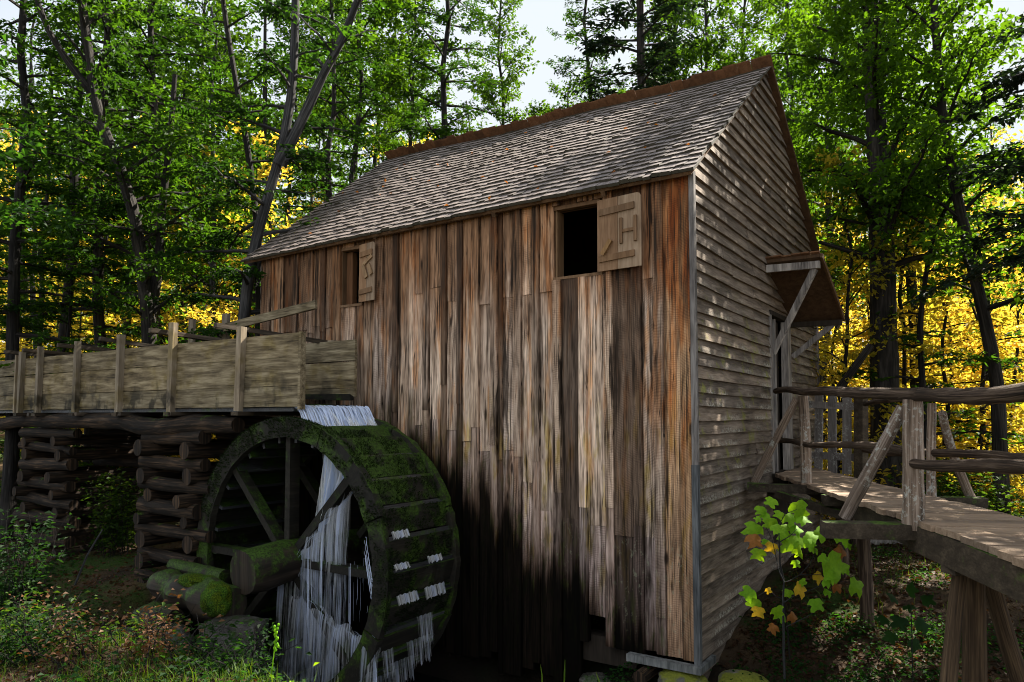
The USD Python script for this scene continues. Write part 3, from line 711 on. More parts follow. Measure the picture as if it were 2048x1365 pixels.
# tufts of moss on the rim and boards
tv, tf = [], []
def tuft(c, nrm, s):
    o = len(tv); t1 = np.cross(nrm, nr.normal(size=3)); t1 /= np.linalg.norm(t1)
    tip = c+nrm*s+nr.normal(size=3)*s*.35
    tv.extend([c-t1*s*.30, c+t1*s*.30, tip]); tf.append([o, o+1, o+2])
for _ in range(30000):
    if rnd.random() < .42:
        a = rnd.uniform(-.35, 2.9); r = WR-.235*rnd.random()**1.3; y = YN-.012; nrm = np.array([.35*math.cos(a), -1.0, .35*math.sin(a)+.25])
        if rnd.random() < .45: r = WR+.002; y = YN+.085*rnd.random(); nrm = np.array([math.cos(a), -.2, math.sin(a)])
    else:
        a = rnd.uniform(-.35, 1.45); kk = ((a-.06) % (2*math.pi/NB))/(2*math.pi/NB*.8)
        if kk > 1: continue
        r = WR-.085+.055*kk; y = rnd.uniform(YN+.09, YF-.09); nrm = np.array([math.cos(a), -.1, math.sin(a)+.2])
    c = np.array([WX+r*math.cos(a), y, WZ+r*math.sin(a)])
    if meshkit.fbm((c*4.2)[None], 3, 5)[0] < .44: continue
    tuft(c, nrm/np.linalg.norm(nrm), rnd.uniform(.010, .026))
part("moss", (np.array(tv), np.array(tf)), "moss_tuft", wheel, kind="stuff")

# ------------------------------------------------------------------ flume
FX0, FX1, FYN, FYF = -14.0, -4.30, -1.62, -.36
flume = thing("wooden_flume", "long weathered plank flume on log cribs carrying water to the wheel", "flume", loc=(-8, -1, 2.6))
px = [-14.0, -11.45, -9.0, -6.85, -4.31]
for (z0, z1) in ((2.655, 2.905), (2.910, 3.255), (3.262, 3.555)):
    xs = [-14.0] + sorted(rnd.sample([-11.5, -9.5, -8.2, -6.87], 2)) + [FX1]
    if z0 < 2.7: xs = [-14.0, -9.5, FX1]
    for a, b in zip(xs, xs[1:]):
        part("plank", box(a+.002, b-.002, FYN-.02, FYN+.022, z0, z1-.004+rnd.uniform(-.006, .004), .005), "flume_planks", flume)
for (z0, z1) in ((2.80, 2.93), (2.935, 3.30), (3.305, 3.60)):
    part("plank", box(-10.2, -4.64, FYF-.02, FYF+.025, z0, z1-.006, .004), "flume_planks", flume)
    part("plank", box(-14.0, -10.204, FYF-.02, FYF+.025, z0, z1-.006, .004), "flume_planks", flume)
part("end_board", box(FX1, FX1+.045, FYN-.02, FYN+.06, 2.62, 3.56, .004), "flume_planks", flume)
part("floor_board", box(-14.0, -4.42, FYN+.023, FYF-.021, 2.60, 2.645), "wet_board", flume)
part("mossy_weir", box(-4.80, -4.74, FYN+.03, FYF-.03, 2.645, 2.70, .006), "mossy_wood", flume)
part("moss_strip", bar((-6.1, FYF-.045, 2.82), (-4.66, FYF-.045, 2.79), .05, .07, j=.02), "mossy_wood", flume)
posts = [(-11.45, 3.66), (-10.78, 3.72), (-9.50, 3.74), (-8.22, 3.76), (-6.86, 3.84), (-5.34, 3.68)]
for x, zt in posts:
    lean = rnd.uniform(-.02, .03)
    pp = part("post", bar((x-.03, FYN-.062, 2.60), (x+lean, FYN-.062, zt), .095, .075, (0, 1, 0), .006), "flume_posts", flume)
    part("cap", box(x-.055, x+.075, FYN-.15, FYN+.10, 2.545, 2.595, .006), "beam_wood", flume)
part("post", bar((-11.66, FYN-.055, 2.60), (-11.64, FYN-.055, 3.62), .05, .06, (0, 1, 0), .005), "flume_posts", flume)
for x, zt in ((-8.62, 4.18), (-7.68, 4.20), (-6.3, 3.75), (-5.2, 3.62)):
    part("post", bar((x, FYF+.07, 2.70), (x+.01, FYF+.07, zt), .13, .06, (0, 1, 0), .006), "flume_posts", flume)
for x, zz, y0 in ((-5.46, 3.69, -1.98), (-6.98, 3.72, -1.95), (-8.32, 3.68, -1.95), (-9.6, 3.66, -1.95), (-10.9, 3.655, -1.9), (-11.6, 3.66, -1.9)):
    part("cross_tie", bar((x, y0, zz), (x+rnd.uniform(.02, .12), -.20, zz-rnd.uniform(.04, .14)), .07, .06, j=.008), "tie_wood", flume)
part("slanted_board", bar((-8.05, -.42, 3.90), (-5.30, -.50, 4.12), .035, .12, j=.006), "flume_planks", flume)
for (y, sd) in ((FYN+.06, 3), (FYF-.08, 8)):
    w = wobble((-14.2, y, 2.46), (-5.55, y, 2.43), 40, .035, sd)
    part("log_beam", tube(w, np.interp(np.linspace(0, 1, 40), [0, .5, .9, 1], [.10, .125, .135, .10]), 14, .18, sd), "crib_log", flume, smooth=50, label="debarked pale round log beam" if sd == 3 else None)
for x in (-13, -11, -9.4, -8.1, -6.8, -5.35):
    part("sleeper", bar((x, FYN-.13, 2.575), (x, FYF+.1, 2.575), .09, .05, j=.006), "tie_wood", flume)

# ------------------------------------------------------------------ log cribs under the flume
def crib(x0, x1, y0, y1, zb, zt, label, seed):
    r = random.Random(seed); t = thing("log_crib", label, "log crib", "log cribs carrying the flume", loc=((x0+x1)/2, (y0+y1)/2, zb))
    z = zt-.08; k = 0
    while z > zb-.1:
        rr = r.uniform(.075, .115)
        if k % 2 == 0:                                        # logs along the flume
            for y in (y0, y1):
                e0, e1 = r.uniform(.12, .30), r.uniform(.12, .32)
                w = wobble((x0-e0, y+r.uniform(-.04, .04), z+r.uniform(-.03, .03)), (x1+e1, y+r.uniform(-.05, .05), z+r.uniform(-.03, .03)), 9, .012, seed+k)
                part("log", tube(w, [rr*q for q in np.linspace(1.05, .92, 9)], 12, .16, seed+k), "crib_log", t, smooth=50)
        else:
            for x in (x0+.05, x1-.05):
                w = wobble((x+r.uniform(-.04, .04), y0-r.uniform(.10, .26), z+r.uniform(-.03, .03)), (x+r.uniform(-.05, .05), y1+.15, z), 9, .012, seed+k)
                part("log", tube(w, [rr*q for q in np.linspace(1.05, .95, 9)], 12, .16, seed+k+50), "crib_log", t, smooth=50)
        z -= rr*1.62; k += 1
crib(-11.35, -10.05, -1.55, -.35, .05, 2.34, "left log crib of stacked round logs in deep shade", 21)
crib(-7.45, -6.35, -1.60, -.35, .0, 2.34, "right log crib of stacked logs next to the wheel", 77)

# ------------------------------------------------------------------ logs and blocks in front of the wheel
part("support_log", tube(wobble((-6.35, -2.10, .40), (-4.66, -2.28, .40), 16, .02, 4), np.array([.16, .20, .22, .20, .18, .21, .24, .22, .19, .20, .23, .24, .22, .21, .22, .19]), 18, .30, 9), "wet_log", smooth=60, label="thick lumpy mossy log lying under the wheel axle", cat="log")
part("moss_cushion", blob((-4.70, -2.40, .48), (.20, .15, .20), 9, .28), "bright_moss", smooth=True, label="bright green moss cushion on the cut end of the log under the axle", cat="moss")
part("moss_cushion", blob((-5.35, -2.22, .57), (.30, .16, .08), 19, .4), "bright_moss", smooth=True, label="flat moss patch on top of the log under the axle", cat="moss")
tb_ = trimesh.creation.box((.62, .34, .52)).subdivide().subdivide().subdivide(); v_ = np.array(tb_.vertices); v_ += (meshkit.fbm(v_*5+3, 4, 8)[:, None]-.5)*.16*v_/np.linalg.norm(v_, axis=1, keepdims=True)
part("timber_block", (v_ @ np.array([[.9, .43, 0], [-.43, .9, 0], [0, 0, 1]])+[-4.30, -2.45, .05], np.array(tb_.faces)), "wet_stone", smooth=50, label="squat dark rotten block with a green side near the falling water", cat="timber block")
part("short_log", tube(wobble((-5.85, -2.62, .16), (-5.25, -2.55, .17), 8, .015, 4), [.13, .17, .19, .17, .18, .19, .17, .14], 14, .3, 3), "wet_log", smooth=60, label="short mossy log left of the axle log", cat="log")
part("support_log", tube(wobble((-6.3, -1.95, .60), (-5.2, -1.95, .60), 10, .01, 8), .09, 12, .22, 6), "mossy_wood", smooth=50, label="thin mossy beam behind the axle reaching to the crib", cat="log")
for k, (x, y, z, r_, lab) in enumerate([(-5.05, -2.75, .05, .22, "dark mossy rock below the thick mossy log"), (-5.6, -2.95, .02, .17, "small mossy rock at the left end of the mossy logs"), (-4.75, -2.95, -.02, .16, "low rock between the dark block and the grass")]):
    part("mossy_rock", blob((x, y, z), (r_*1.2, r_, r_*.8), 80+k, .3), "wet_stone", smooth=True, label=lab, cat="rock")

# ------------------------------------------------------------------ running water
def sheet(rows, thick=.0):
    """A sheet of water through rows of points; v runs down the fall."""
    rows = [np.asarray(r, float) for r in rows]; n, m = len(rows), len(rows[0]); v = np.array(rows)
    L = np.r_[0, np.cumsum(np.linalg.norm(np.diff(v, axis=0), axis=2).mean(1))]
    W = np.r_[0, np.cumsum(np.linalg.norm(np.diff(v, axis=1), axis=2).mean(0))]
    uv = np.stack([np.broadcast_to(W[None], (n, m)), np.broadcast_to(L[:, None], (n, m))], -1)
    i, j = np.meshgrid(np.arange(n-1), np.arange(m-1), indexing="ij"); q = np.stack([i*m+j, i*m+j+1, (i+1)*m+j+1, (i+1)*m+j], -1).reshape(-1, 4)
    return v.reshape(-1, 3), np.vstack([q[:, [0, 1, 2]], q[:, [0, 2, 3]]]), uv.reshape(-1, 2)
wtr = thing("falling_water", "white water pouring off the flume and down through the wheel", "water", loc=(-4.5, -1, 2.6))
rows = []
ys = np.linspace(FYN+.05, FYF-.03, 60)
for t in np.linspace(0, 1, 14):
    x = -4.72+.62*t; z = 2.672 if t < .35 else 2.672-.36*((t-.35)/.65)**1.7
    rows.append(np.stack([x+.012*np.sin(ys*31+t*3)+0*ys, ys, z+.014*np.sin(ys*23+1)*np.sin(ys*57)*(t > .2)], -1))
part("chute_sheet", sheet(rows), "white_water", wtr, smooth=True)
part("flume_water", box(-13.9, -4.76, FYN+.03, FYF-.03, 2.66, 2.69), "creek", wtr)
# splashing threads over the lip
def thread(p, v0, T, r, n=7):
    t = np.linspace(0, T, n)[:, None]; g9 = np.array([0, 0, -4.9])
    return tube(np.asarray(p)+np.asarray(v0)*t+g9*t*t, np.linspace(r, r*.7, n), 4, cap=False)
ts = [thread((-4.40+rnd.uniform(-.04, .06), rnd.uniform(FYN+.06, FYF-.05), 2.655+rnd.uniform(-.02, .02)), (rnd.uniform(.5, .9), rnd.uniform(-.05, .05), -.1), rnd.uniform(.17, .25), rnd.uniform(.004, .010)) for _ in range(170)]
part("lip_threads", cat(ts), "bright_foam", wtr, kind="stuff")
# the upper fall inside the wheel, seen between rim and spoke, and the lower curtain
def fall(x0, x1, y0, y1, zt0, zt1, zb, mat, name, n=40, amp=.03, seed=0):
    r = np.random.default_rng(seed); s = np.linspace(0, 1, n); rows = []
    for t in np.linspace(0, 1, 16):
        x = x0+(x1-x0)*s+amp*np.sin(s*17+seed)*t; y = y0+(y1-y0)*s+amp*np.sin(s*29+seed*2)
        zt = zt0+(zt1-zt0)*s; rows.append(np.stack([x, y, zt+(zb-zt)*t], -1))
    part(name, sheet(rows), mat, wtr, smooth=True)
def veil(seed, y, xa, xb, grow, zb):
    """The veil that drops from under the rim: it starts along the rim's arc and widens a little on its way down."""
    s_ = np.linspace(0, 1, 46); rows = []
    for t in np.linspace(0, 1, 20):
        x0, x1 = xa-.10*grow*t, xb-.30*t*t
        x = x0+(x1-x0)*s_+.022*np.sin(s_*23+seed+t*4)*t; zt = WZ+np.sqrt(np.maximum((WR-.24)**2-(xa+(xb-xa)*s_-WX)**2, .01))
        zl = zb+.34*s_+.05*np.sin(s_*19+seed)
        rows.append(np.stack([x, y+.05*np.sin(s_*9+seed)+.03*np.sin(s_*31+t*5), zt+(zl-zt)*t], -1))
    part("upper_fall", sheet(rows), "white_water", wtr, smooth=True)
veil(1, -1.38, -4.20, -3.52, .6, 1.12); veil(4, -1.28, -4.16, -3.60, .2, 1.20); veil(7, -1.46, -4.05, -3.62, .9, 1.02)
def hang(seed, A, B, zb, out, name="spoke_curtain"):
    """Water shed along a slanting line from A to B, thrown outwards a little and falling apart."""
    A, B = np.array(A), np.array(B); s_ = np.linspace(0, 1, 60); rows = []
    base = A+(B-A)*s_[:, None]
    for t in np.linspace(0, 1, 22):
        z = base[:, 2]+.03*np.sin(s_*37+seed)-(base[:, 2]-zb)*t
        rows.append(np.stack([base[:, 0]-.10*out*t**.5+.03*np.sin(s_*13+seed+2*t), base[:, 1]-.05*t**.5+.03*np.sin(s_*21+seed*2), z], -1))
    part(name, sheet(rows), "curtain_water", wtr, smooth=True)
for k in range(3): hang(k, (-3.62, -1.50+.06*k, 1.66), (-4.72, -1.56+.05*k, .58-.03*k), -.95, .6)
for k in range(2): hang(9+k, (-4.45, -1.56+.06*k, .40), (-3.00, -1.56+.06*k, -.02), -.98, .4, "lower_curtain")
th = []
for _ in range(46):                                         # separate threads and drops of the lower curtain
    s = rnd.random(); x = -4.55+1.45*s; y = rnd.uniform(-1.56, -.9); zt = .80+.50*s+rnd.uniform(-1.2, .25); L = rnd.uniform(.06, .55); r = rnd.uniform(.0012, .0036)
    th.append(tube([(x, y, zt), (x+rnd.uniform(-.01, .01), y, zt-L*.5), (x+rnd.uniform(-.02, .02), y, zt-L)], [r*.4, r, r*.3], 4, cap=False))
def runs(p0, p1, n, spread, r0, r1, amp):
    p0, p1 = np.array(p0), np.array(p1)
    for _ in range(n):                                       # water running down a spoke and flung off it
        t0 = rnd.uniform(0, .75); q = rnd.gauss(0, spread); ln = rnd.uniform(.12, .3); fl = rnd.uniform(0, .12)
        pts = [p0+(p1-p0)*(t0+ln*k/5)+np.array([q*.4, rnd.uniform(-.025, .01), q+amp*math.sin(k*1.3+q*90)-fl*(k/5)**2]) for k in range(6)]
        r = rnd.uniform(r0, r1); th.append(tube(pts, np.array([.3, .9, 1, .8, .5, .2])*r, 4, cap=False))
runs((-3.80, -1.53, 1.42), (-4.62, -1.56, .62), 10, .05, .0006, .0016, .012)
runs((-4.30, -1.55, .36), (-3.05, -1.56, .00), 10, .035, .0006, .0016, .010)
for (x, zt, zb, dx0) in ((-3.06, 1.25, .02, -.16), (-3.02, .00, -.95, -.02), (-4.12, 1.15, -.2, -.03), (-3.44, 1.1, .1, -.02), (-3.9, 1.3, .25, -.02)):
    for _ in range(7 if x > -3.1 else 2):
        dx = rnd.gauss(0, .012); z0 = zt-rnd.random()*.3; z1 = zb+rnd.random()*.2; th.append(tube([(x+dx+dx0, -1.57, z0), (x+dx+dx0*.25, -1.58, (z0*.5+z1*.5)), (x+dx*1.5, -1.58, z1)], [.002, rnd.uniform(.002, .005), .002], 4, cap=False))
part("water_threads", cat(th), "bright_foam", wtr, kind="stuff")
# water spilling out between the bucket boards on the outer side
for k in range(NB):
    a0 = 2*math.pi*k/NB+.06; a = (a0 if a0 < math.pi else a0-2*math.pi)
    if not -1.35 < a < .62: continue
    r = WR-.06; x, z = WX+(r+.012)*math.cos(a0), WZ+(r+.012)*math.sin(a0)
    for (f0, f1) in ((.06, .36), (.46, .88)):
        if rnd.random() < .12: continue
        f0 += rnd.uniform(-.04, .10); f1 += rnd.uniform(-.12, .06); L = rnd.uniform(.05, .085) if a > .05 else rnd.uniform(.08, .15) if a > -.35 else rnd.uniform(.22, .5)
        s = np.linspace(f0, f1, 30); y = YN+.09+(YF-YN-.18)*s; rag = np.random.default_rng(k*7+int(f0*100)).random(30)
        part("bucket_spill", sheet([np.stack([x+.035*t+0*y, y, z+.030+.006*np.sin(s*90)-L*t*(.85+.3*rag)], -1) for t in np.linspace(0, 1, 8)]), "curtain_water" if L > .2 else "spill_water", wtr, smooth=True)

# ------------------------------------------------------------------ footbridge to the door
bridge = thing("footbridge", "plank footbridge with rough log rails leading to the mill door", "footbridge", loc=(1.2, 1.0, .4))
N0, N1 = 1.46, 2.33
def dz(s): return 1.735-.012*max(0, s-1.5)**1.3
s = -4.6; halfp = Polygon([(.06, -9), (.06, 20), (20, 20), (20, -9)])
while s < 6.2:
    w = rnd.uniform(.155, .20); e0, e1 = rnd.uniform(-.035, .02), rnd.uniform(-.02, .03); k = rnd.uniform(-.01, .01)
    po = Polygon([tuple(DD*(s+.004+k*0)+DN*(N0+e0)), tuple(DD*(s+w-.005)+DN*(N0+e0)), tuple(DD*(s+w-.005)+DN*(N1+e1)), tuple(DD*(s+.004)+DN*(N1+e1))]).intersection(halfp)
    zt = dz(s)+rnd.uniform(-.004, .004)
    if not po.is_empty and po.area > .01: part("deck_plank", extrude(po, lambda a, b, t: (a, b, zt-.045+.045*t)), "deck_planks", bridge)
    s += w
for n in (N0+.04, N1-.06, (N0+N1)/2):
    pts = [deck(ss, n, dz(ss)-.145) for ss in (-4.4+.6*(n < 2), 1.7)]; pts[0][0] = max(pts[0][0], .07)
    part("stringer", bar(pts[0], pts[1], .09, .18, j=.004), "beam_wood", bridge)
    part("stringer", bar(pts[1], deck(6.2, n, dz(6.2)-.145), .10, .20, j=.004), "beam_wood", bridge)
def beam(p0, p1, w=.15, h=.11): part("cross_beam", bar(p0, p1, w, h, j=.006), "beam_wood", bridge)
beam(deck(1.72, .80, 1.635), deck(1.84, 2.75, 1.64), .22); beam(np.array([.075, 1.70, 1.665]), deck(-1.25, 1.62, 1.665), .13, .10); beam(deck(-.35, 1.4, 1.64), deck(-.30, 3.0, 1.64), .15)
beam(deck(2.36, 1.45, 1.47), deck(2.10, 2.6, 1.475), .15, .09)
# posts, braces and rails of round wood
def log(name, p0, p1, r0, r1, mat, seed, amp=.012, rough=.14, sides=14, n=14):
    part(name, tube(wobble(p0, p1, n, amp, seed), np.linspace(r0, r1, n), sides, rough, seed), mat, bridge, smooth=55)
log("post", deck(1.80, 1.455, 1.66), deck(1.84, 1.465, 2.67), .082, .072, "bark_post", 1, .008)
log("brace", deck(1.50, 1.02, 1.68), deck(1.80, 1.40, 2.60), .054, .048, "bark_post", 2)
log("post", deck(-1.36, 1.49, 1.66), deck(-1.36, 1.48, 2.80), .066, .056, "bark_post", 3, .015)
log("brace", deck(-1.80, .98, 1.70), deck(-1.42, 1.42, 2.76), .052, .045, "bark_post", 4)
log("post", deck(-.12, 2.42, 1.68), deck(-.10, 2.42, 2.68), .046, .042, "bark_post", 5)
log("brace", deck(-.44, 2.92, 1.68), deck(.10, 2.48, 2.60), .048, .040, "bark_post", 6, .03)
log("post", deck(4.6, N0, 1.5), deck(4.6, N0, 2.6), .08, .07, "bark_post", 7)
log("top_rail", np.array([.10, 3.02, 2.875]), deck(1.95, 1.47, 2.735), .042, .056, "bark_rail", 11, .022, .26, 14, 70)
log("top_rail", deck(1.45, 1.43, 2.715), deck(5.2, 1.46, 2.645), .048, .068, "bark_rail", 12, .018, .28, 16, 60)
log("middle_rail", np.array([.10, 3.05, 2.215]), deck(1.86, 1.50, 2.245), .032, .038, "bark_rail", 13, .022, .26, 12, 60)
log("middle_rail", deck(1.75, 1.47, 2.205), deck(5.2, 1.46, 2.23), .040, .050, "bark_rail", 14, .022, .28, 14, 60)
log("middle_rail", deck(-2.0, 2.42, 2.12), deck(3.4, 2.43, 2.21), .038, .048, "bark_rail", 15, .022, .26, 12, 60)
log("top_rail", deck(-2.0, 2.42, 2.72), deck(3.4, 2.43, 2.73), .035, .045, "bark_rail", 16, .02, .2, 12, 34)
# trestle legs
log("trestle_leg", deck(2.16, 1.70, .10), deck(2.18, 1.70, 1.42), .085, .076, "trestle_wood", 21, .006, .06)
log("trestle_leg", deck(2.60, 1.22, .05), deck(2.28, 1.58, 1.42), .060, .048, "trestle_wood", 22, .01, .06)
log("trestle_leg", deck(1.92, 2.28, .05), deck(2.05, 1.86, 1.42), .068, .06, "trestle_wood", 23, .02, .08)
for ss, n in ((-2.3, 2.2), (-.9, 2.0)):
    log("under_post", deck(ss, n, float(ground(*(DD*ss+DN*n)))-.1), deck(ss, n, 1.58), .075, .07, "bark_rail", int(40+ss*7+n), .01)
part("knee_brace", bar(np.array([.30, 1.85, 1.60]), deck(-.2, 1.55, 1.50), .06, .09), "beam_wood", bridge)

# picket panel on the far side of the bridge
pick = thing("picket_panel", "short grey picket panel on the far edge of the footbridge by the door", "picket fence", loc=tuple(deck(-3.4, 2.33, 1.74)))
def pk(px_, py): return at(px_, py, D=11.8-1.2*(px_-1583)/139)
pdir = pk(1722, 940)-pk(1583, 940); pdir[2] = 0; pdir /= np.linalg.norm(pdir); pn = np.array([-pdir[1], pdir[0], 0])
for px_, w in ((1590, .13), (1611, .12), (1637, .15), (1665, .15), (1694, .15)):
    yb = 938+(px_-1583)*.10; p, t_ = pk(px_, yb), pk(px_, 790)
    part("picket", bar(p, t_+(rnd.uniform(-.01, .01), 0, rnd.uniform(-.02, .02)), w, .022, pn, .004), "picket_wood", pick)
for yq, y2 in ((808, 814), (908, 917)): part("rail", bar(pk(1578, yq)+pn*.03, pk(1722, y2)+pn*.03, .035, .11, j=.004), "picket_wood", pick)
part("end_post", bar(pk(1722, 962), pk(1722, 795), .15, .12, pn, .006), "beam_wood", pick)
part("end_post", bar(pk(1708, 962)+pn*.2, pk(1708, 812)+pn*.2, .10, .09, pn, .006), "dark_wood", pick)

# split rail fence seen under the bridge
fence = thing("rail_fence", "low split rail fence behind the footbridge with sun on its rails", "fence", loc=(1.2, 6.1, .3))
for x, y in ((.55, 5.72), (.72, 5.62), (3.2, 7.3), (5.6, 8.6)):
    part("post", tube(wobble((x, y, -.1), (x+.03, y, 1.0), 6, .01, int(x*9)), [.085]*6, 9, .15, int(x*9)), "bark_rail", fence, smooth=50)
for k, zr in enumerate((.12, .42, .68)):
    part("rail", bar((.55, 5.78, zr+.02), (3.25, 7.28, zr-.03), .07, .14, j=.012), "trim_wood", fence)
    part("rail", bar((3.15, 7.22, zr), (5.65, 8.62, zr+.02), .07, .14, j=.012), "trim_wood", fence)

# ------------------------------------------------------------------ trees
def leaves(pos, dirn, nrm, ln, wd, fold=.25):
    """Folded diamond leaves: two triangles each."""
    d = dirn/(np.linalg.norm(dirn, axis=1, keepdims=True)+1e-9); n = nrm-(nrm*d).sum(1, keepdims=True)*d; n /= np.linalg.norm(n, axis=1, keepdims=True)+1e-9
    s = np.cross(d, n); ln, wd = np.asarray(ln)[:, None], np.asarray(wd)[:, None]
    v = np.stack([pos, pos+d*ln*.5+s*wd*.5+n*wd*fold, pos+d*ln-n*ln*.12, pos+d*ln*.5-s*wd*.5+n*wd*fold], 1).reshape(-1, 3)
    o = np.arange(len(pos))[:, None]*4
    return v, np.vstack([o+[0, 1, 2], o+[0, 2, 3]])


def grow(trunk, r0, r1, h0, h1, nb, blen, style, seed, density=1.0, leaf=.11, up=None):
    """Branches, twigs and leaves on a trunk polyline. Returns (trunk mesh, limb mesh, leaf mesh)."""
    r = np.random.default_rng(seed); trunk = np.asarray(trunk, float); n = len(trunk)
    L = np.r_[0, np.cumsum(np.linalg.norm(np.diff(trunk, axis=0), axis=1))]; H = L[-1]
    rad = r0+(r1-r0)*(L/H)**.8; rad[0] *= 1.25
    tm = tube(trunk, rad, 10, .12, seed); limbs = []; P, Dn, N, S = [], [], [], []
    for k in range(nb):
        t = h0+(h1-h0)*((k+r.uniform(0, 1))/nb)**(.9); z = t*H
        p = np.array([np.interp(z, L, trunk[:, c]) for c in range(3)]); rr = np.interp(z, L, rad)
        az = k*2.399+r.uniform(-.5, .5); q = (t-h0)/(h1-h0+1e-6)
        if style == "hemlock": el = r.uniform(-.10, .22)+.25*q; bl = blen*(1.0-.72*q)*r.uniform(.55, 1.1); droop = -.10
        else: el = r.uniform(.25, .85)+.3*q; bl = blen*(1.0-.55*q)*r.uniform(.55, 1.15); droop = -.16
        h = np.array([math.cos(az), math.sin(az), 0]); m = 8; u = np.linspace(0, 1, m)
        bend = r.normal(0, .10, 2); side = np.array([-h[1], h[0], 0])
        pts = p+h*(bl*u*math.cos(el))[:, None]+np.array([0, 0, 1])*(bl*(u*math.sin(el)+droop*u*u*1.6))[:, None]+side*(bl*bend[0]*u*u)[:, None]+r.normal(0, .02*bl**.5, (m, 3))*u[:, None]
        limbs.append(tube(pts, np.linspace(min(rr*.5, .018+.012*bl), .004, m), 5, cap=False))
        nt = max(5, int(bl/.085*density))
        tu = r.uniform(.16, 1.0, nt); tp = np.stack([np.interp(tu, u, pts[:, c]) for c in range(3)], 1)
        bd = np.stack([np.interp(tu, u, np.gradient(pts[:, c], u)) for c in range(3)], 1); bd /= np.linalg.norm(bd, axis=1, keepdims=True)
        sg = np.where(r.random(nt) < .5, -1, 1)
        sd = np.cross(bd, [0, 0, 1.0])*sg[:, None]; sd /= np.linalg.norm(sd, axis=1, keepdims=True)+1e-9
        flat = .12 if style == "hemlock" else .55
        td = bd*r.uniform(.3, .9, nt)[:, None]+sd*r.uniform(.5, 1, nt)[:, None]+np.array([0, 0, 1])*r.normal(0 if style == "hemlock" else .12, flat, nt)[:, None]
        td /= np.linalg.norm(td, axis=1, keepdims=True)
        tl = (.18+.32*bl*(1-tu*.75)*r.uniform(.4, 1, nt)).clip(.15, 1.3)
        for a in range(nt):
            if tl[a] > .35 and a % 2 == 0: limbs.append(tube([tp[a], tp[a]+td[a]*tl[a]*.5+(0, 0, -.01), tp[a]+td[a]*tl[a]+(0, 0, -.06*tl[a])], [.006, .004, .002], 3, cap=False))
            nl = max(4, int(tl[a]/(leaf*.27)*density)); w = r.uniform(.08, 1.05, nl)
            lp = tp[a]+td[a]*(tl[a]*w)[:, None]+np.array([0, 0, -.07])*(tl[a]*w*w)[:, None]+r.normal(0, .02+.05*(style != "hemlock"), (nl, 3))
            ls = np.cross(td[a], [0, 0, 1.0])*np.where(r.random(nl) < .5, -1, 1)[:, None]
            ld = td[a]*r.uniform(.2, .8, nl)[:, None]+ls*.8+r.normal(0, .25 if style == "hemlock" else .5, (nl, 3))+np.array([0, 0, -.1 if style == "hemlock" else -.25])
            P.append(lp); Dn.append(ld); N.append(np.array([0, 0, 1.0])+r.normal(0, .30 if style == "hemlock" else .75, (nl, 3))); S.append(r.uniform(.5, 1.65, nl)*leaf)
    P, Dn, N, S = np.vstack(P), np.vstack(Dn), np.vstack(N), np.concatenate(S)
    return tm, cat(limbs) if limbs else None, leaves(P, Dn, N, S, S*(.42 if style == "hemlock" else .62))


def straight(H, seed, lean=(0, 0), n=14, amp=.08):
    return wobble((0, 0, -.3), (lean[0], lean[1], H), n, amp, seed)*1.0


def tree(name, label, catg, group, base, trunk, args, bark, leafm):
    b = np.array([base[0], base[1], float(ground(base[0], base[1]))])
    t = thing(name, label, catg, group, loc=b)
    tm, lm, lf = grow(trunk, **args)
    BASE[t] = np.zeros(3)                                    # the pieces are already given from the base
    p = part("trunk", tm, bark, t, smooth=60); part("limbs", lm, bark, p, kind="stuff")
    part("crown", lf, leafm, t)
    BASE[t] = b
    return t


def copy_of(src, name, label, catg, group, base, rz, sc=1.0):
    path = numbered("/World", name); x = UsdGeom.Xform.Define(stage, path)
    b = (base[0], base[1], float(ground(base[0], base[1])))
    x.GetPrim().GetReferences().AddInternalReference(src)
    x.ClearXformOpOrder(); x.AddTranslateOp().Set(Gf.Vec3d(*map(float, b))); x.AddRotateZOp().Set(float(rz)); x.AddScaleOp().Set(Gf.Vec3f(sc, sc, sc))
    x.GetPrim().SetInstanceable(True); info(x.GetPrim(), label, catg, group)
    return path


def foot(px, D):
    p = at(px, 834, D=D); return p[0], p[1]


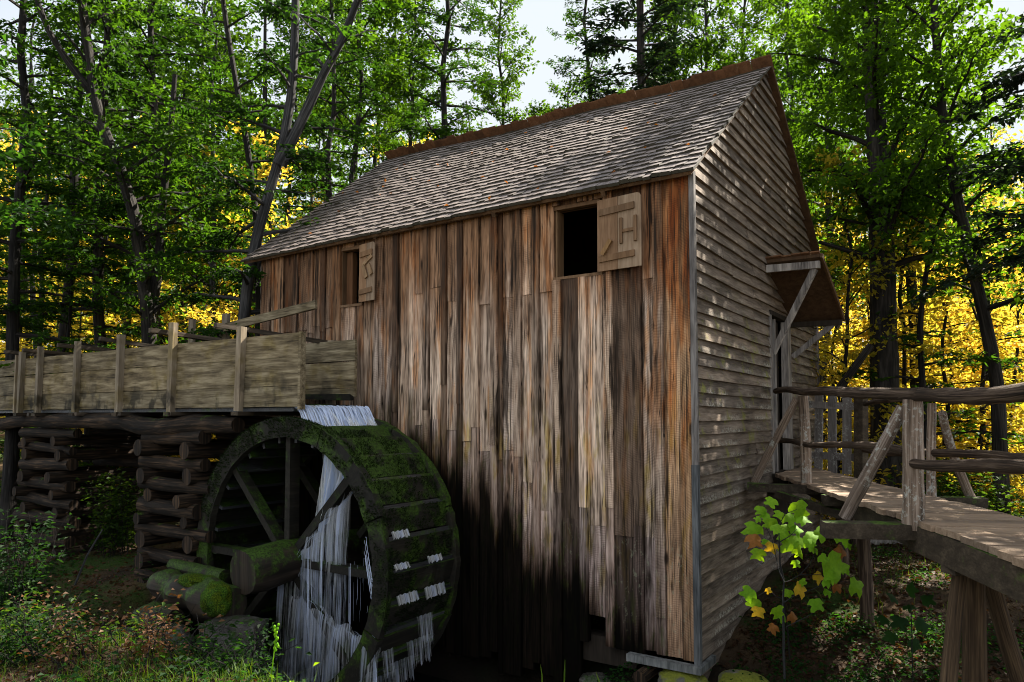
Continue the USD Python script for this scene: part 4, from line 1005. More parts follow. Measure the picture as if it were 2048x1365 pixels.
HEM = dict(r0=.15, r1=.03, h0=.26, h1=.98, nb=58, blen=2.7, style="hemlock", seed=1, density=1.05, leaf=.088)
protos = {}
specs = {  # proto: (trunk, args, bark, leaf)
    "hem_a": (straight(15, 1), dict(HEM, seed=1), "tree_bark", "hemlock_leaf"),
    "hem_b": (straight(17, 2, (.5, .2)), dict(HEM, seed=2, r0=.17, nb=58, blen=3.0, h0=.30), "tree_bark", "hemlock_leaf"),
    "hem_c": (straight(12, 3, (-.3, .3)), dict(HEM, seed=3, r0=.11, nb=48, blen=2.2, h0=.12), "tree_bark", "hemlock_leaf"),
    "brd_a": (straight(14, 4, (.4, -.3)), dict(r0=.16, r1=.03, h0=.36, h1=.98, nb=40, blen=3.4, style="broad", seed=4, density=.92, leaf=.10), "tree_bark", "green_leaf"),
    "brd_b": (straight(12, 5, (-.5, .1)), dict(r0=.12, r1=.025, h0=.34, h1=.98, nb=36, blen=3.0, style="broad", seed=5, density=.92, leaf=.098), "grey_bark", "green_leaf"),
    "yel_a": (straight(7.5, 6, (.3, .3)), dict(r0=.07, r1=.015, h0=.08, h1=.98, nb=30, blen=2.5, style="broad", seed=6, density=.68, leaf=.10), "tree_bark", "yellow_leaf"),
    "yel_b": (straight(5.5, 7, (-.3, .2)), dict(r0=.055, r1=.012, h0=.06, h1=.98, nb=28, blen=2.4, style="hemlock", seed=7, density=.72, leaf=.11), "tree_bark", "yellow_leaf"),
    "sky_b": (straight(16, 18, (.3, .3)), dict(r0=.13, r1=.03, h0=.52, h1=.98, nb=40, blen=3.1, style="broad", seed=18, density=.85, leaf=.105), "tree_bark", "green_leaf"),
    "grn_a": (straight(7, 16, (.3, .2)), dict(r0=.06, r1=.015, h0=.08, h1=.98, nb=30, blen=2.5, style="hemlock", seed=16, density=.75, leaf=.10), "tree_bark", "green_leaf"),
    "sky_a": (straight(16, 8, (.4, .2)), dict(r0=.13, r1=.03, h0=.30, h1=.98, nb=44, blen=3.2, style="broad", seed=8, density=.9, leaf=.10), "tree_bark", "green_leaf"),
}
NAMES = dict(hem="hemlock_tree", brd="broadleaf_tree", yel="yellow_sapling", grn="green_sapling", sky="thin_crowned_tree")
def plant(kind, px, D, label, rz=None, sc=1.0, group=None):
    nm = NAMES[kind[:3]]; catg = "sapling" if kind[:3] in ("yel", "grn") else "tree"; base = foot(px, D)
    if kind not in protos:
        tr, a, bk, lf = specs[kind]; protos[kind] = tree(nm, label, catg, group, base, tr, a, bk, lf); return
    copy_of(protos[kind], nm, label, catg, group, base, rnd.uniform(0, 360) if rz is None else rz, sc)


# trees one can tell apart, left to right
plant("hem_a", 22, 13.5, "dark hemlock at the left edge of the photo behind the flume end")
plant("hem_b", 118, 17.5, "slim dark hemlock second from the left edge behind the flume")
plant("hem_a", 188, 15.0, "hemlock with a dark straight trunk third from the left edge", 40)
plant("hem_c", 68, 20.0, "thin hemlock in the gap between the two leftmost trunks")
plant("brd_a", 255, 21.0, "green broadleaf tree far behind the flume left of the twin trunks", 100)
plant("hem_b", 318, 15.5, "hemlock whose trunk stands right of the crooked one behind the flume", 200, .9)
plant("brd_b", 425, 18.0, "slender broadleaf tree just left of the forked grey tree")
plant("hem_c", 372, 22.0, "small hemlock far back between the twin trunks and the forked tree", 60)
plant("hem_a", 655, 19.5, "hemlock behind the left end of the mill roof", 150, 1.0)
plant("sky_a", 800, 24.0, "thin crowned tree left of the straight hemlock above the roof ridge")
plant("hem_b", 882, 20.5, "straight hemlock standing alone against the sky above the middle of the roof", 300, 1.0)
plant("sky_a", 1010, 25.0, "thin crowned tree with sky behind it right of the ridge hemlock", 120, 1.0)
plant("brd_a", 1120, 21.0, "bright green broadleaf crown just above the roof ridge", 20, .72)
plant("brd_b", 960, 19.5, "low green broadleaf crown touching the comb of the roof", 70, .70)
plant("sky_a", 1440, 23.0, "thin crowned tree behind the high end of the roof", 210, 1.05)
plant("brd_b", 1640, 16.5, "green broadleaf tree close behind the gable corner", 190, 1.05)
plant("sky_a", 1570, 20.0, "loose yellowing tree just right of the roof peak", 20, 1.0)
plant("brd_a", 1850, 14.5, "green broadleaf tree right of the big straight trunk", 250, .95)

for k_, x_, d_, l_, s_ in (("sky_b", 560, 25, "thin crowned tree above the left end of the roof", 1.1), ("sky_b", 700, 23, "thin crowned tree between the forked tree and the ridge", 1.15), ("sky_b", 740, 27, "tall green broadleaf tree far behind the left roof slope", 1.2), ("hem_a", 1180, 25, "hemlock just left of the dense dark crown above the ridge", 1.15), ("sky_b", 1380, 26, "high broadleaf crown right of the dense dark hemlock", 1.2), ("sky_b", 1500, 27, "thin crowned tree rising exactly behind the roof peak", 1.2), ("sky_b", 400, 27, "high broadleaf crown between the crooked tree and the slim stem", 1.2), ("sky_b", 1690, 26, "thin crowned tree in the gap between the roof peak and the big trunk", 1.2)):
    plant(k_, x_, d_, l_, None, s_)

# trees with a shape of their own: trunk points given as (pixel, pixel, distance)
def px_trunk(pts, base): return np.array([at(x, y, D=d) for x, y, d in pts])-base
def own_tree(name, label, catg, pts, args, bark, leafm, forks=()):
    p0 = at(*pts[0][:2], D=pts[0][2]); zg = float(ground(p0[0], p0[1])); base = np.array([p0[0], p0[1], zg])
    tr = np.array([at(x, y, D=d) for x, y, d in pts]); tr = np.vstack([[tr[0, 0], tr[0, 1], zg-.3], tr])-base
    # a smooth path through the points
    L = np.r_[0, np.cumsum(np.linalg.norm(np.diff(tr, axis=0), axis=1))]; uu = np.linspace(0, L[-1], 22); tr = np.stack([np.interp(uu, L, tr[:, k]) for k in range(3)], 1)
    tr[1:-1] = (tr[:-2]+2*tr[1:-1]+tr[2:])/4
    t = thing(name, label, catg, loc=base); BASE[t] = np.zeros(3)
    tm, lm, lf = grow(tr, **args); p = part("trunk", tm, bark, t, smooth=60); part("limbs", lm, bark, p, kind="stuff"); part("crown", lf, leafm, t)
    for f_pts, r0, r1, fa in forks:
        fp = np.array([at(x, y, D=d) for x, y, d in f_pts])-base; L = np.r_[0, np.cumsum(np.linalg.norm(np.diff(fp, axis=0), axis=1))]; uu = np.linspace(0, L[-1], 14); fp = np.stack([np.interp(uu, L, fp[:, k]) for k in range(3)], 1)
        fp[1:-1] = (fp[:-2]+2*fp[1:-1]+fp[2:])/4
        if fa: a1, b1, c1 = grow(fp, r0, r1, **fa); part("stem", a1, bark, t, smooth=60); part("limbs", b1, bark, p, kind="stuff"); part("crown", c1, leafm, t)
        else: part("branch", tube(fp, np.linspace(r0, r1, 14), 8, .12, 3), bark, t, smooth=60)
    BASE[t] = base
    return t


B1 = dict(h0=.30, h1=.98, nb=26, blen=2.4, style="hemlock", density=1.0, leaf=.085)
own_tree("forked_tree", "grey barked tree leaning and forking beside the left end of the roof", "tree",
         [(485, 640, 12.2), (505, 500, 12.2), (545, 360, 12.2), (578, 250, 12.2), (590, 100, 12.2), (592, -60, 12.2), (596, -260, 12.2)],
         dict(B1, r0=.135, r1=.05, seed=31, nb=34, h0=.25), "grey_bark", "hemlock_leaf",
         [([(560, 330, 12.2), (600, 250, 12.1), (640, 160, 12.0), (690, 70, 11.9), (730, -40, 11.8), (770, -160, 11.8)], .10, .04, dict(h0=.3, h1=.98, nb=14, blen=2.0, style="broad", seed=33, density=.5, leaf=.10))])
own_tree("slim_tree", "tall slim dark stem curving up left of the forked grey tree", "tree",
         [(520, 500, 13.5), (505, 370, 13.5), (492, 270, 13.5), (470, 160, 13.5), (448, 20, 13.5), (430, -120, 13.5), (420, -260, 13.5)],
         dict(r0=.085, r1=.035, h0=.3, h1=.98, nb=26, blen=2.2, style="hemlock", seed=35, density=.9, leaf=.09), "tree_bark", "hemlock_leaf")
own_tree("crooked_tree", "crooked twin trunked tree behind the middle of the flume", "tree",
         [(300, 690, 13.2), (296, 610, 13.2), (280, 520, 13.2), (272, 430, 13.2), (240, 330, 13.2), (190, 230, 13.2), (180, 120, 13.2), (160, -20, 13.2), (150, -180, 13.2)],
         dict(r0=.17, r1=.06, h0=.28, h1=.98, nb=36, blen=2.6, style="broad", seed=37, density=.8, leaf=.092), "tree_bark", "green_leaf",
         [([(186, 190, 13.2), (140, 130, 13.1), (95, 60, 13.0), (60, -40, 13)], .07, .04, None), ([(300, 640, 13.3), (318, 540, 13.3), (322, 430, 13.3), (338, 300, 13.3), (350, 150, 13.3)], .10, .04, dict(h0=.2, h1=.98, nb=18, blen=2.0, style="hemlock", seed=39, density=.8, leaf=.11))])
own_tree("big_tree", "big straight dark trunk standing right of the door hood", "tree",
         [(1770, 800, 13.0), (1768, 680, 13.0), (1765, 560, 13.0), (1762, 420, 13.0), (1755, 280, 13.0), (1745, 120, 13.0), (1738, -60, 13.0), (1735, -240, 13)],
         dict(r0=.30, r1=.12, h0=.40, h1=.98, nb=42, blen=3.3, style="broad", seed=41, density=.95, leaf=.095), "tree_bark", "green_leaf",
         [([(1762, 470, 13.0), (1730, 410, 12.8), (1700, 350, 12.6), (1680, 330, 12.5)], .07, .03, None), ([(1765, 520, 13.0), (1690, 500, 12.6), (1640, 485, 12.3)], .06, .03, None), ([(1765, 360, 13), (1830, 330, 12.8), (1900, 320, 12.6)], .06, .03, None)])
own_tree("leaning_tree", "dark trunk leaning left near the right edge of the photo", "tree",
         [(1995, 760, 12.0), (1975, 660, 12.0), (1950, 560, 12.0), (1925, 440, 12.0), (1900, 330, 12.0), (1880, 200, 12), (1870, 40, 12), (1860, -140, 12)],
         dict(r0=.14, r1=.05, h0=.38, h1=.98, nb=34, blen=2.8, style="broad", seed=43, density=.8, leaf=.092), "tree_bark", "green_leaf")
own_tree("bent_sapling", "thin bent stem between the big trunk and the leaning trunk", "tree",
         [(1845, 760, 12.6), (1838, 660, 12.6), (1850, 560, 12.6), (1866, 470, 12.6), (1905, 390, 12.6)],
         dict(r0=.085, r1=.03, h0=.3, h1=.98, nb=20, blen=1.8, style="hemlock", seed=45, density=.8, leaf=.11), "tree_bark", "green_leaf")
own_tree("overhanging_hemlock", "very dark hemlock boughs hanging into the top right corner", "tree",
         [(2330, 900, 9.5), (2300, 500, 9.5), (2270, 100, 9.5), (2250, -300, 9.5)],
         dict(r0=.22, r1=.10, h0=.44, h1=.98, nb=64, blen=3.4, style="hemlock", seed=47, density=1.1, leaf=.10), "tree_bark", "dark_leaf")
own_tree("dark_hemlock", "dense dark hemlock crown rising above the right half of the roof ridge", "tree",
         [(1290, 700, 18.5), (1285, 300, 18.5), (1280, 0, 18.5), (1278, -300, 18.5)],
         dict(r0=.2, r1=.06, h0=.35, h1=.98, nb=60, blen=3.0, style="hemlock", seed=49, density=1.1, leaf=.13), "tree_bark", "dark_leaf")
own_tree("near_maple", "leafy green branch reaching in at the left edge above the flume", "tree",
         [(-260, 800, 9.5), (-240, 500, 9.5), (-200, 250, 9.5), (-170, 0, 9.5)],
         dict(r0=.12, r1=.05, h0=.52, h1=.95, nb=22, blen=2.8, style="broad", seed=51, density=.8, leaf=.10), "tree_bark", "weed_leaf")
part("leaning_pole", tube([at(1670, 790, D=12.5), at(1742, 690, D=12.2)], [.07, .055], 8, .1, 3), "tree_bark", label="dead pole leaning against the big trunk behind the picket panel", cat="pole")

# understory of yellow and green saplings, each one a thing
US = [(100, 14.5, "grn_a"), (310, 15.2, "grn_a"), (500, 15.5, "yel_a"), (1680, 13.2, "yel_a"), (1820, 13.9, "yel_a"), (1950, 13.4, "grn_a"), (2010, 16, "yel_a"), (40, 17, "grn_a"), (150, 19, "yel_b"), (225, 17.5, "grn_a"), (270, 23, "yel_a"), (350, 18.5, "yel_a"), (395, 16.0, "yel_b"), (455, 20, "grn_a"), (560, 19, "yel_b"), (620, 22, "yel_a"),
      (1660, 15.0, "yel_b"), (1720, 17.5, "yel_a"), (1800, 18, "yel_a"), (1840, 15.5, "yel_b"), (1920, 16.5, "yel_a"), (1985, 14.5, "yel_b"), (2045, 17.5, "yel_a"), (1770, 14.2, "yel_b"), (1890, 13.6, "yel_b")]
place = {100: "near the leftmost flume post", 310: "close behind the crooked tree", 500: "close behind the forked tree", 1680: "close behind the picket panel", 1820: "close behind the bent stem", 1950: "close behind the leaning trunk", 2010: "between the leaning trunk and the right edge", 40: "at the left edge", 150: "between the second and third left trunks", 225: "right of the third left trunk", 270: "far behind the crooked tree", 350: "right of the crooked tree", 395: "over the flume posts", 455: "left of the forked tree", 560: "by the mill's left corner", 620: "behind the roof's left end",
         1660: "by the picket panel", 1720: "left of the big trunk", 1800: "far right of the big trunk", 1840: "behind the bent stem", 1920: "left of the leaning trunk", 1985: "at the leaning trunk's foot", 2045: "at the right edge", 1770: "at the big trunk's foot", 1890: "low behind the bridge rail"}
for px_, d_, k_ in US:
    plant(k_, px_, d_, f"{'green' if k_ == 'grn_a' else 'yellow'} leaved sapling {place[px_]}", None, rnd.uniform(.85, 1.15), "green saplings of the understory" if k_ == "grn_a" else "sunlit yellow saplings of the understory")

# the wood beyond, which reads as one mass
PI_ = UsdGeom.PointInstancer.Define(stage, "/World/distant_wood")
info(PI_.GetPrim(), "mass of sunlit yellow and green trees filling the distance", "wood", None, "stuff")
plist = []
for k_ in ("yel_a", "brd_b", "hem_b", "yel_b", "sky_a"):
    tr, a, bk, lf = specs[k_]
    a2 = dict(a, seed=a["seed"]+100, density=.5, leaf=a["leaf"]*1.3)
    tm, lm, lf_m = grow(tr, **a2)
    for q, (mm, mt) in enumerate(((tm, bk), (lf_m, lf))):
        pth = f"/World/distant_wood/source_{k_}_{'trunk' if q == 0 else 'foliage'}"
        usdkit.mesh(stage, pth, (mm[0], mm[1]), "/World/Looks/"+mt, uv=mm[2] if len(mm) > 2 else None); plist.append(pth)
PI_.CreatePrototypesRel().SetTargets([Sdf.Path(p) for p in plist])
r9 = np.random.default_rng(5); ppos, pori, psc, pid = [], [], [], []
for k in range(430):
    px_ = r9.uniform(-250, 2330); D_ = 22+54*r9.random()**1.1
    if 560 < px_ < 1600 and D_ < 30: continue
    x, y = foot(px_, D_); zg = float(ground(x, y)); kind = r9.choice(5, p=[.6, 0, 0, .4, 0] if px_ > 1000 or 24 < D_ < 40 else [.25, .35, .1, .2, .1]) if D_ < 52 else r9.choice(5, p=[.10, .50, .12, .0, .28])
    sc = r9.uniform(.8, 1.25)*(1.0 if D_ < 28 else 1.45 if D_ < 52 else 1.25); an = r9.uniform(0, 6.28)
    for q in (0, 1):
        ppos.append((x, y, zg)); pori.append(Gf.Quath(math.cos(an/2), 0, 0, math.sin(an/2))); psc.append((sc, sc, sc)); pid.append(int(kind)*2+q)
PI_.CreatePositionsAttr(Vt.Vec3fArray([Gf.Vec3f(*map(float, p)) for p in ppos])); PI_.CreateOrientationsAttr(Vt.QuathArray(pori))
PI_.CreateScalesAttr(Vt.Vec3fArray([Gf.Vec3f(*map(float, p)) for p in psc])); PI_.CreateProtoIndicesAttr(Vt.IntArray(pid))

# trees beside and behind the photographer, whose crowns dapple the light
SH = dict(r0=.2, r1=.05, h0=.55, h1=.98, nb=30, blen=2.5, style="broad", seed=61, density=.8, leaf=.15)
def shade_tree(x, y, label, **kw):
    tree("broadleaf_tree", label, "tree", None, (x, y), straight(kw.pop("H", 16), kw.get("seed", 61), amp=.05), dict(SH, **kw), "tree_bark", "green_leaf")
def toward_sun(p, z): return np.asarray(p, float)+sun_dir*(z-p[2])/sun_dir[2]
# ------------------------------------------------------------------ tulip tree sapling by the gable
TL = np.array([(0, 0), (.16, -.05), (.36, -.02), (.52, .16), (.60, .30), (.44, .36), (.34, .46), (.45, .62), (.50, .80), (.30, .82), (.15, .78), (0, .70)])
TL = np.vstack([TL, (TL[1:-1]*[-1, 1])[::-1]])
def big_leaf(c, size, fwd, nrm, curl=.5, lobes=True):
    f = np.asarray(fwd, float); f /= np.linalg.norm(f); n = np.asarray(nrm, float); n -= n@f*f; n /= np.linalg.norm(n); s = np.cross(f, n)
    out = TL*nr.uniform(.92, 1.08, TL.shape)
    P = [(0.0, .36)]+[(.5*a, .36+.5*(b-.36)) for a, b in out]+[tuple(p) for p in out]
    v = []
    for a, b in P:
        z = -curl*(a*a*.9+.25*(b-.2)**2)+.05*math.sin(a*14+c[0]*60)*abs(a)+.10*abs(a)
        v.append(c+size*(s*a+f*(b-.36)+n*z))
    m = len(out); fs = [[0, 1+k, 1+(k+1) % m] for k in range(m)]
    for k in range(m):
        k2 = (k+1) % m; fs += [[1+k, 1+m+k, 1+m+k2], [1+k, 1+m+k2, 1+k2]]
    return np.array(v), np.array(fs)


SD = 7.25
sb = at(1569, 1285, D=SD); sb[2] = float(ground(sb[0], sb[1]))-.05
tul = thing("tulip_tree_sapling", "tulip tree sapling with big bright green and yellow leaves beside the gable wall", "sapling", loc=sb)
def spt(X, Y, dd=0): return at(1440+X/3.37, 960+Y/3.37, D=SD+dd)
st = np.array([sb, spt(430, 1180), spt(428, 960), spt(425, 800), spt(432, 690), spt(405, 570), spt(400, 420), spt(395, 300)])
part("stem", tube(st, [.013, .013, .012, .011, .010, .009, .006, .004], 7, .15, 2), "grey_bark", tul, smooth=60)
part("stem", tube(np.array([spt(470, 1210, .1), spt(455, 1000, .1), spt(440, 880, .06), spt(430, 800)]), [.009, .008, .007, .006], 6), "tree_bark", tul, smooth=60)
for br in ([(432, 690), (470, 680), (540, 640), (610, 560), (640, 490), (640, 430)], [(425, 830), (520, 770), (620, 740), (700, 700), (790, 680), (860, 690)], [(430, 1000), (520, 955), (610, 910), (670, 850)],
           [(428, 800), (380, 790), (330, 740), (260, 780)], [(640, 430), (700, 480), (760, 520)], [(432, 690), (400, 620), (350, 400), (310, 320)], [(400, 420), (470, 380), (520, 330)], [(540, 640), (600, 640), (680, 640)], [(400, 300), (440, 230), (520, 200)]):
    part("branch", tube(np.array([spt(x, y, .05*math.sin(x)) for x, y in br]), np.linspace(.006, .0025, len(br)), 5), "grey_bark", tul, smooth=60)
LV = [(345, 150, 95, "g"), (275, 205, 85, "g"), (255, 265, 45, "g"), (340, 290, 115, "g"), (225, 335, 115, "g"), (235, 405, 120, "b"), (345, 455, 95, "y"), (260, 500, 110, "g"), (425, 365, 105, "g"), (485, 430, 160, "g"), (515, 335, 95, "g"),
      (535, 200, 145, "g"), (480, 260, 110, "g"), (400, 235, 80, "g"), (610, 390, 115, "g"), (605, 435, 85, "g"), (680, 365, 120, "g"), (825, 385, 135, "g"), (815, 485, 105, "b"), (775, 575, 205, "g"), (665, 655, 90, "y"), (545, 735, 120, "y"),
      (720, 690, 65, "g"), (725, 755, 75, "g"), (755, 645, 100, "g"), (920, 715, 150, "g"), (650, 840, 120, "g"), (515, 565, 75, "g"), (190, 765, 125, "g"), (230, 830, 100, "g"), (260, 890, 95, "y"), (390, 890, 105, "g"), (355, 1000, 85, "b"), (495, 925, 90, "b"),
      (328, 745, 50, "y"), (460, 765, 65, "g"), (790, 720, 85, "b"), (300, 240, 70, "g"), (450, 320, 90, "g"), (560, 270, 85, "g"), (380, 330, 85, "g"), (700, 530, 85, "g"), (840, 600, 90, "g"), (640, 470, 70, "g"), (310, 420, 70, "g"), (740, 620, 75, "y"), (420, 930, 70, "g"), (560, 690, 60, "g"), (860, 440, 70, "g"), (530, 480, 95, "g")]
for X, Y, s, c in LV:
    p = spt(X, Y, rnd.uniform(-.16, .16)); size = s/3.37/FPX*SD*.95*rnd.uniform(.85, 1.1); sidew = (X-430)/500
    f = RT*(sidew+rnd.uniform(-.5, .5))+np.array([0, 0, rnd.uniform(-.75, -.15)])-FW*rnd.uniform(-.1, .5)
    part("leaf", big_leaf(p, size, f, np.array([0, 0, 1.0])*rnd.uniform(.5, 1.0)-FW*rnd.uniform(.5, 1.0), rnd.uniform(.4, .95) if c != "b" else 1.5), dict(g="tulip_green", y="tulip_yellow", b="tulip_brown")[c], tul, smooth=True, label=dict(g=None, y="yellow leaf", b="curled brown leaf")[c])
# darker seedling under the bridge
sd = at(1822, 1235, D=6.6); sd[2] = float(ground(sd[0], sd[1]))
sdl = thing("leafy_seedling", "dark green maple like seedling on the ground under the footbridge", "seedling", loc=sd)
part("stem", tube(np.array([sd, sd+(0, 0, .25), at(1822, 1210, D=6.6)]), [.006, .005, .004], 5), "tree_bark", sdl)
for k, (x, y, s) in enumerate([(1785, 1195, 30), (1822, 1180, 30), (1855, 1200, 30), (1800, 1245, 34), (1845, 1250, 36), (1765, 1240, 26), (1820, 1215, 28), (1782, 1275, 28), (1830, 1290, 30)]):
    part("leaf", big_leaf(at(x, y, D=6.6+rnd.uniform(-.1, .1)), s/FPX*6.6*.95, RT*((x-1815)/40)+np.array([0, 0, (1225-y)/60-.2])-FW*.4, np.array([0, 0, .8])-FW*.6), "weed_leaf", sdl, smooth=True)

# ------------------------------------------------------------------ what covers the ground
def scatter(n, fn, up=.5, size=.05, seed=1, lift=.01, wide=.6, fold=.25, stand=0.0):
    r = np.random.default_rng(seed); x, y = fn(r, n); z = ground(x, y)+lift*r.random(len(x))
    a = r.uniform(0, 2*np.pi, len(x)); d = np.stack([np.cos(a), np.sin(a), r.normal(stand, .3, len(x))], 1)
    nn = np.stack([r.normal(0, up, len(x)), r.normal(0, up, len(x)), np.ones(len(x))], 1); s = size*r.uniform(.6, 1.35, len(x))
    return leaves(np.stack([x, y, z], 1), d, nn, s, s*wide, fold)
def in_box(x0, x1, y0, y1): return lambda r, n: (r.uniform(x0, x1, n), r.uniform(y0, y1, n))
def not_mill(f):
    def q(r, n):
        x, y = f(r, n); k = ~((x > -7.3) & (x < .1) & (y > -.1) & (y < 6.5)); return x[k], y[k]
    return q
part("fallen_leaves", cat([scatter(15000, in_box(.2, 8, .6, 11), size=.085, seed=1), scatter(5000, in_box(.1, 4, -2.5, 2), size=.07, seed=2), scatter(9000, not_mill(in_box(-18, -4.5, -3.2, 9)), size=.085, seed=3), scatter(4200, in_box(-6, .4, -5.6, -3.6), size=.055, seed=4)]),
     "litter_leaf", label="brown and orange fallen leaves covering the forest floor", cat="leaf litter", kind="stuff")
def clumps(n, x0, x1, y0, y1, k, spread):
    def q(r, m):
        cx, cy = r.uniform(x0, x1, n), r.uniform(y0, y1, n); i = r.integers(0, n, m); return cx[i]+r.normal(0, spread, m), cy[i]+r.normal(0, spread, m)
    return q
gcv = []
for sd_, (f, n, h) in enumerate([(clumps(110, .12, 3.4, -2.4, 1.6, 1, .16), 14000, .20), (clumps(30, .3, 5, 1.2, 5, 1, .2), 1600, .14), (clumps(70, -7, -.3, -5.2, -3.5, 1, .16), 3500, .10), (clumps(26, -2.6, -.5, -.7, -.15, 1, .10), 1300, .25), (clumps(40, -13, -6, -4.2, -1.8, 1, .25), 4200, .45)]):
    r = np.random.default_rng(70+sd_); x, y = f(r, n)
    if sd_ < 2: k_ = x > .12; x, y = x[k_], y[k_]
    z = ground(x, y)+h*r.random(len(x))**1.3; a = r.uniform(0, 6.28, len(x)); s = .045*r.uniform(.6, 1.4, len(x))
    gcv.append(leaves(np.stack([x, y, z], 1), np.stack([np.cos(a), np.sin(a), r.normal(0, .35, len(x))], 1), np.stack([r.normal(0, .5, len(x)), r.normal(0, .5, len(x)), np.ones(len(x))], 1), s, s*.6))
part("ground_cover", cat(gcv), "cover_leaf", label="low green leafy ground cover in the shade round the mill", cat="ground cover", kind="stuff")
# grass of the near bank
def blades(x, y, h, w, r, lean=.5, bend=.35):
    n = len(x); z = ground(x, y)-.01; a = r.uniform(0, 6.28, n); d = np.stack([np.cos(a), np.sin(a), 0*a], 1)*r.uniform(.1, lean, n)[:, None]; s = np.stack([-np.sin(a+r.normal(0, .6, n)), np.cos(a), 0*a], 1)*w[:, None]
    b = np.stack([x, y, z], 1); hh = h[:, None]*np.array([0, 0, 1.0])
    m1 = b+hh*.55+d*h[:, None]*.30; t = b+hh*(1-bend*r.random(n)[:, None]*.6)+d*h[:, None]
    v = np.stack([b-s, b+s, m1-s*.8, m1+s*.8, t], 1).reshape(-1, 3); o = np.arange(n)[:, None]*5
    return v, np.vstack([o+[0, 1, 3], o+[0, 3, 2], o+[2, 3, 4]])
r = np.random.default_rng(8)
x, y = clumps(160, -6.2, -.1, -5.5, -3.9, 1, .12)(r, 9500); n = len(x)
gr1 = blades(x, y, r.uniform(.035, .13, n), r.uniform(.0013, .0032, n), r, 1.3)
x, y = clumps(60, -3.2, -.5, -4.9, -4.0, 1, .05)(r, 420); n = len(x)
gr2 = blades(x, y, r.uniform(.10, .22, n), r.uniform(.002, .0045, n), r, .7)
x, y = in_box(.3, 6, 1.5, 9)(r, 2600); n = len(x); gr3 = blades(x, y, r.uniform(.06, .2, n), r.uniform(.002, .004, n), r, .8)
part("grass", cat([gr1, gr2, gr3]), "grass_blade", label="short green and straw coloured grass on the near bank", cat="grass", kind="stuff")
# tall single blades rising in front of the wheel pit, and the yellow seed stalk
for k, (px_, py, D_, lab) in enumerate([(1085, 1330, 3.6, "single grass blade in front of the black wheel pit"), (1118, 1320, 3.6, "taller grass blade leaning right in front of the wheel pit"), (1210, 1345, 3.6, "short curved grass blade at the bottom edge by the corner stones")]):
    b0 = at(px_, 1420, D=D_); tip = at(px_+(12 if k == 1 else -18 if k == 2 else -4), py, D=D_); mid = (b0+tip)/2+RT*.01; b0[2] = float(ground(b0[0], b0[1]))
    pts = [b0, b0*.4+mid*.6, mid*.5+tip*.5, tip]
    part("grass_blade", tube(pts, [.005, .005, .004, .0008], 4), "grass_blade", label=lab, cat="grass blade")
b0 = at(541, 1335, D=4.55); b0[2] = float(ground(b0[0], b0[1])); tp = at(553, 1268, D=4.55)
sk_ = thing("seed_stalk", "yellow green seed stalk sticking up from the bank beside the water", "plant", loc=b0)
part("stem", tube([b0, (b0+tp)/2, tp], [.004, .004, .003], 5), "tulip_green", sk_)
for k in range(14):
    q = tp+np.array([0, 0, -.10+.012*k]); part("seed_head", blob(q+RT*rnd.uniform(-.014, .014), (.008, .008, .011), k, .1, 1), "tulip_green", sk_)


def shrub(name, label, catg, base, H, n, sp, mat, seed, leaf=.06, group=None, dens=1.0):
    r = np.random.default_rng(seed); b = np.array([base[0], base[1], float(ground(base[0], base[1]))]); t = thing(name, label, catg, group, loc=b)
    stems, P, D_, N_, S_ = [], [], [], [], []
    for k in range(n):
        a = r.uniform(0, 6.28); o = r.normal(0, sp*.25, 2); u = np.linspace(0, 1, 7)[:, None]; h = H*r.uniform(.5, 1.05)
        pts = b+np.array([o[0], o[1], -.03])+np.array([math.cos(a), math.sin(a), 0])*sp*r.uniform(.2, 1)*u**1.4+np.array([0, 0, h])*u+r.normal(0, .02, (7, 3))*u
        stems.append(tube(pts, np.linspace(.006, .002, 7), 4, cap=False))
        m = int(h/(leaf*.33)*dens); w = r.uniform(.12, 1.0, m); p = np.stack([np.interp(w, u[:, 0], pts[:, c]) for c in range(3)], 1)
        aa = r.uniform(0, 6.28, m); d = np.stack([np.cos(aa), np.sin(aa), r.normal(.1, .3, m)], 1); off = d*r.uniform(.02, .14, m)[:, None]
        P.append(p+off); D_.append(d); N_.append(np.array([0, 0, 1])+r.normal(0, .45, (m, 3))); S_.append(leaf*r.uniform(.6, 1.35, m))
    part("stems", cat(stems), "tree_bark", t, kind="stuff"); S_ = np.concatenate(S_)
    part("foliage", leaves(np.vstack(P), np.vstack(D_), np.vstack(N_), S_, S_*.6), mat, t, kind="stuff")
WD = np.random.default_rng(77)
def base_at(px_, py, D_): p = at(px_, py, D=D_); return p[0], p[1]
shrub("leafy_shrub", "yellow green shrub lit by the sun between the two log cribs", "shrub", base_at(232, 1040, 12.0), 1.35, 46, .62, "shrub_leaf", 1, .075)
shrub("leafy_shrub", "rhododendron like bush in the sun behind the gap of the cribs", "shrub", base_at(235, 900, 16), 1.5, 40, 1.0, "shrub_leaf", 2, .13)
shrub("leafy_weed", "green weed with round leaves at the foot of the right crib", "weed", base_at(215, 1180, 8.6), .45, 12, .22, "weed_leaf", 3, .07)
shrub("leafy_weed", "tall dark weed at the left edge of the photo above the bank", "weed", base_at(20, 1200, 7.0), 1.1, 24, .40, "weed_leaf", 4, .06)
shrub("leafy_weed", "straw coloured weed in the lower left corner", "weed", base_at(30, 1290, 5.6), .45, 34, .45, "shrub_leaf", 5, .045)
shrub("leafy_weed", "reddish weed on the bank right of the lower left corner", "weed", base_at(130, 1290, 5.7), .24, 12, .40, "litter_leaf", 6, .04)
shrub("leafy_weed", "green weed with fine stems in the middle of the bank", "weed", base_at(330, 1270, 6.0), .35, 26, .40, "weed_leaf", 7, .05)
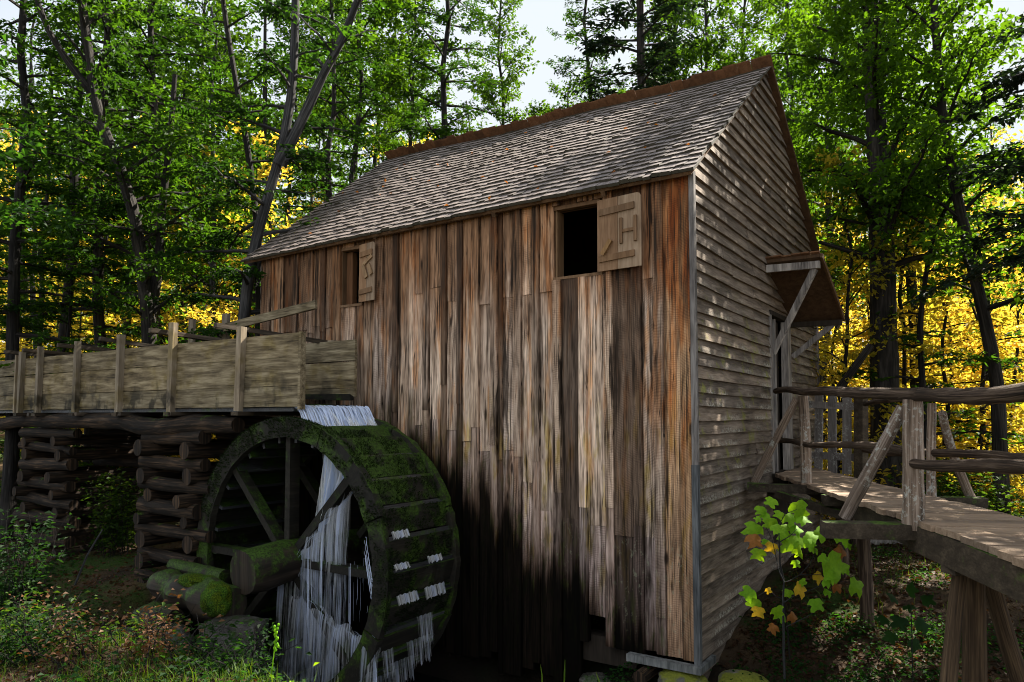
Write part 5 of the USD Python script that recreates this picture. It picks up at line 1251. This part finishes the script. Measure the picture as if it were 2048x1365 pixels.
shrub("leafy_weed", "small pale leaved sprig in front of the mossy logs", "weed", base_at(425, 1255, 5.6), .28, 6, .12, "tulip_green", 8, .05)
shrub("leafy_weed", "clover like sprig on the bank edge beside the water", "weed", base_at(600, 1340, 4.5), .10, 8, .08, "tulip_green", 9, .05)
shrub("leafy_weed", "weed hanging over the dark creek left of the mossy logs", "weed", base_at(110, 1240, 7.0), .6, 20, .4, "weed_leaf", 14, .05)
for k, (px_, D_, H_, m_, lab) in enumerate([(1700, 13.0, 1.6, "yellow_leaf", "yellow bush behind the picket panel"), (1790, 14.5, 1.8, "yellow_leaf", "yellow bush at the foot of the big trunk"), (1880, 12.5, 1.3, "shrub_leaf", "green bush behind the middle rail right of the rail post"),
                                     (1960, 11.5, 1.5, "shrub_leaf", "green bush behind the rails below the leaning trunk"), (2040, 12.5, 1.7, "yellow_leaf", "yellow bush at the right edge behind the rails"), (1920, 15.5, 2.0, "yellow_leaf", "tall yellow bush behind the leaning trunk"),
                                     (60, 15.5, 1.6, "shrub_leaf", "green bush behind the left end of the flume"), (330, 16, 1.5, "yellow_leaf", "yellow bush behind the middle of the flume"), (450, 14.5, 1.5, "yellow_leaf", "yellow bush behind the flume by the mill corner")]):
    shrub("leafy_shrub", lab, "shrub", foot(px_, D_), H_, 46, 1.2, m_, 30+k, .11)
# leaves fallen on the roof
rl = []
for k in range(46):
    p = rp(rnd.uniform(rx0+.2, rx1-.2), rnd.uniform(.05, .95), .055); rl.append(leaves(p[None], nr.normal(size=(1, 3))*[1, 1, .3], np.array([[0, -.5, 1.0]])+nr.normal(0, .3, (1, 3)), np.array([.07]), np.array([.05])))
part("roof_leaves", cat(rl), "tulip_brown", label="scattered red and orange leaves lying on the shingle roof", cat="leaf litter", kind="stuff")

# wet stones of the tailrace in the dark at the foot of the wall
for k, (x, y, z, r_, lab) in enumerate([(-1.02, -.28, -.36, .20, "dark wet stone under the torn foot of the boards"), (-1.55, -.32, -.62, .26, "broad wet stone between the wheel and the corner stones"), (-2.2, -.30, -.78, .24, "round wet stone close to the wheel in the dark"), (-.72, -.52, -.42, .17, "small wet stone left of the log end under the sill"), (-1.25, -.62, -.66, .18, "low wet stone lying in front of the other dark stones")]):
    part("wet_stone", blob((x, y, z), (r_, r_*.8, r_*.6), 60+k, .25), "wet_stone", smooth=True, label=lab, cat="stone")
WEEDS = [(60, 1330, 5.2, "weed_leaf", "low green weed at the very bottom left"), (180, 1345, 5.1, "litter_leaf", "low russet weed on the bank bottom left"), (250, 1300, 5.7, "shrub_leaf", "yellow green weed on the bank left of the middle"), (95, 1255, 6.2, "litter_leaf", "tangle of russet stems above the lower left corner"),
         (160, 1215, 6.8, "shrub_leaf", "yellowish weed above the bank in front of the left crib"), (300, 1200, 7.2, "weed_leaf", "dark weed before the foot of the right crib"), (20, 1120, 8.0, "weed_leaf", "dark green weed at the left edge under the flume"), (400, 1300, 5.4, "weed_leaf", "green weed in front of the mossy logs"),
         (130, 1120, 8.6, "weed_leaf", "dark bushy weed in front of the left crib"), (330, 1330, 5.0, "litter_leaf", "small russet weed in the middle of the bank"), (480, 1330, 4.8, "weed_leaf", "low weed at the bank edge before the timber block"), (60, 1190, 7.4, "shrub_leaf", "straggly yellow weed by the left edge")]
for k, (x, y, d, m, lab) in enumerate(WEEDS):
    shrub("leafy_weed", lab, "weed", base_at(x, y, d), .24+.22*WD.random(), 13 if m == "litter_leaf" else 26, .42, m, 120+k, .038+.012*WD.random(), None, 1.1)
part("fallen_branch", tube([at(150, 1170, D=7.2), at(175, 1110, D=7.3), at(205, 1060, D=7.5)], [.012, .010, .006], 5, .1, 2), "grey_bark", label="thin bare stick leaning in front of the left crib", cat="stick")
part("fallen_leaves", cat([scatter(3500, in_box(-12.5, -4.6, -4.2, -1.8), size=.06, seed=9)]), "litter_leaf", label="brown leaves lying on the damp creek bank below the cribs", cat="leaf litter", kind="stuff")
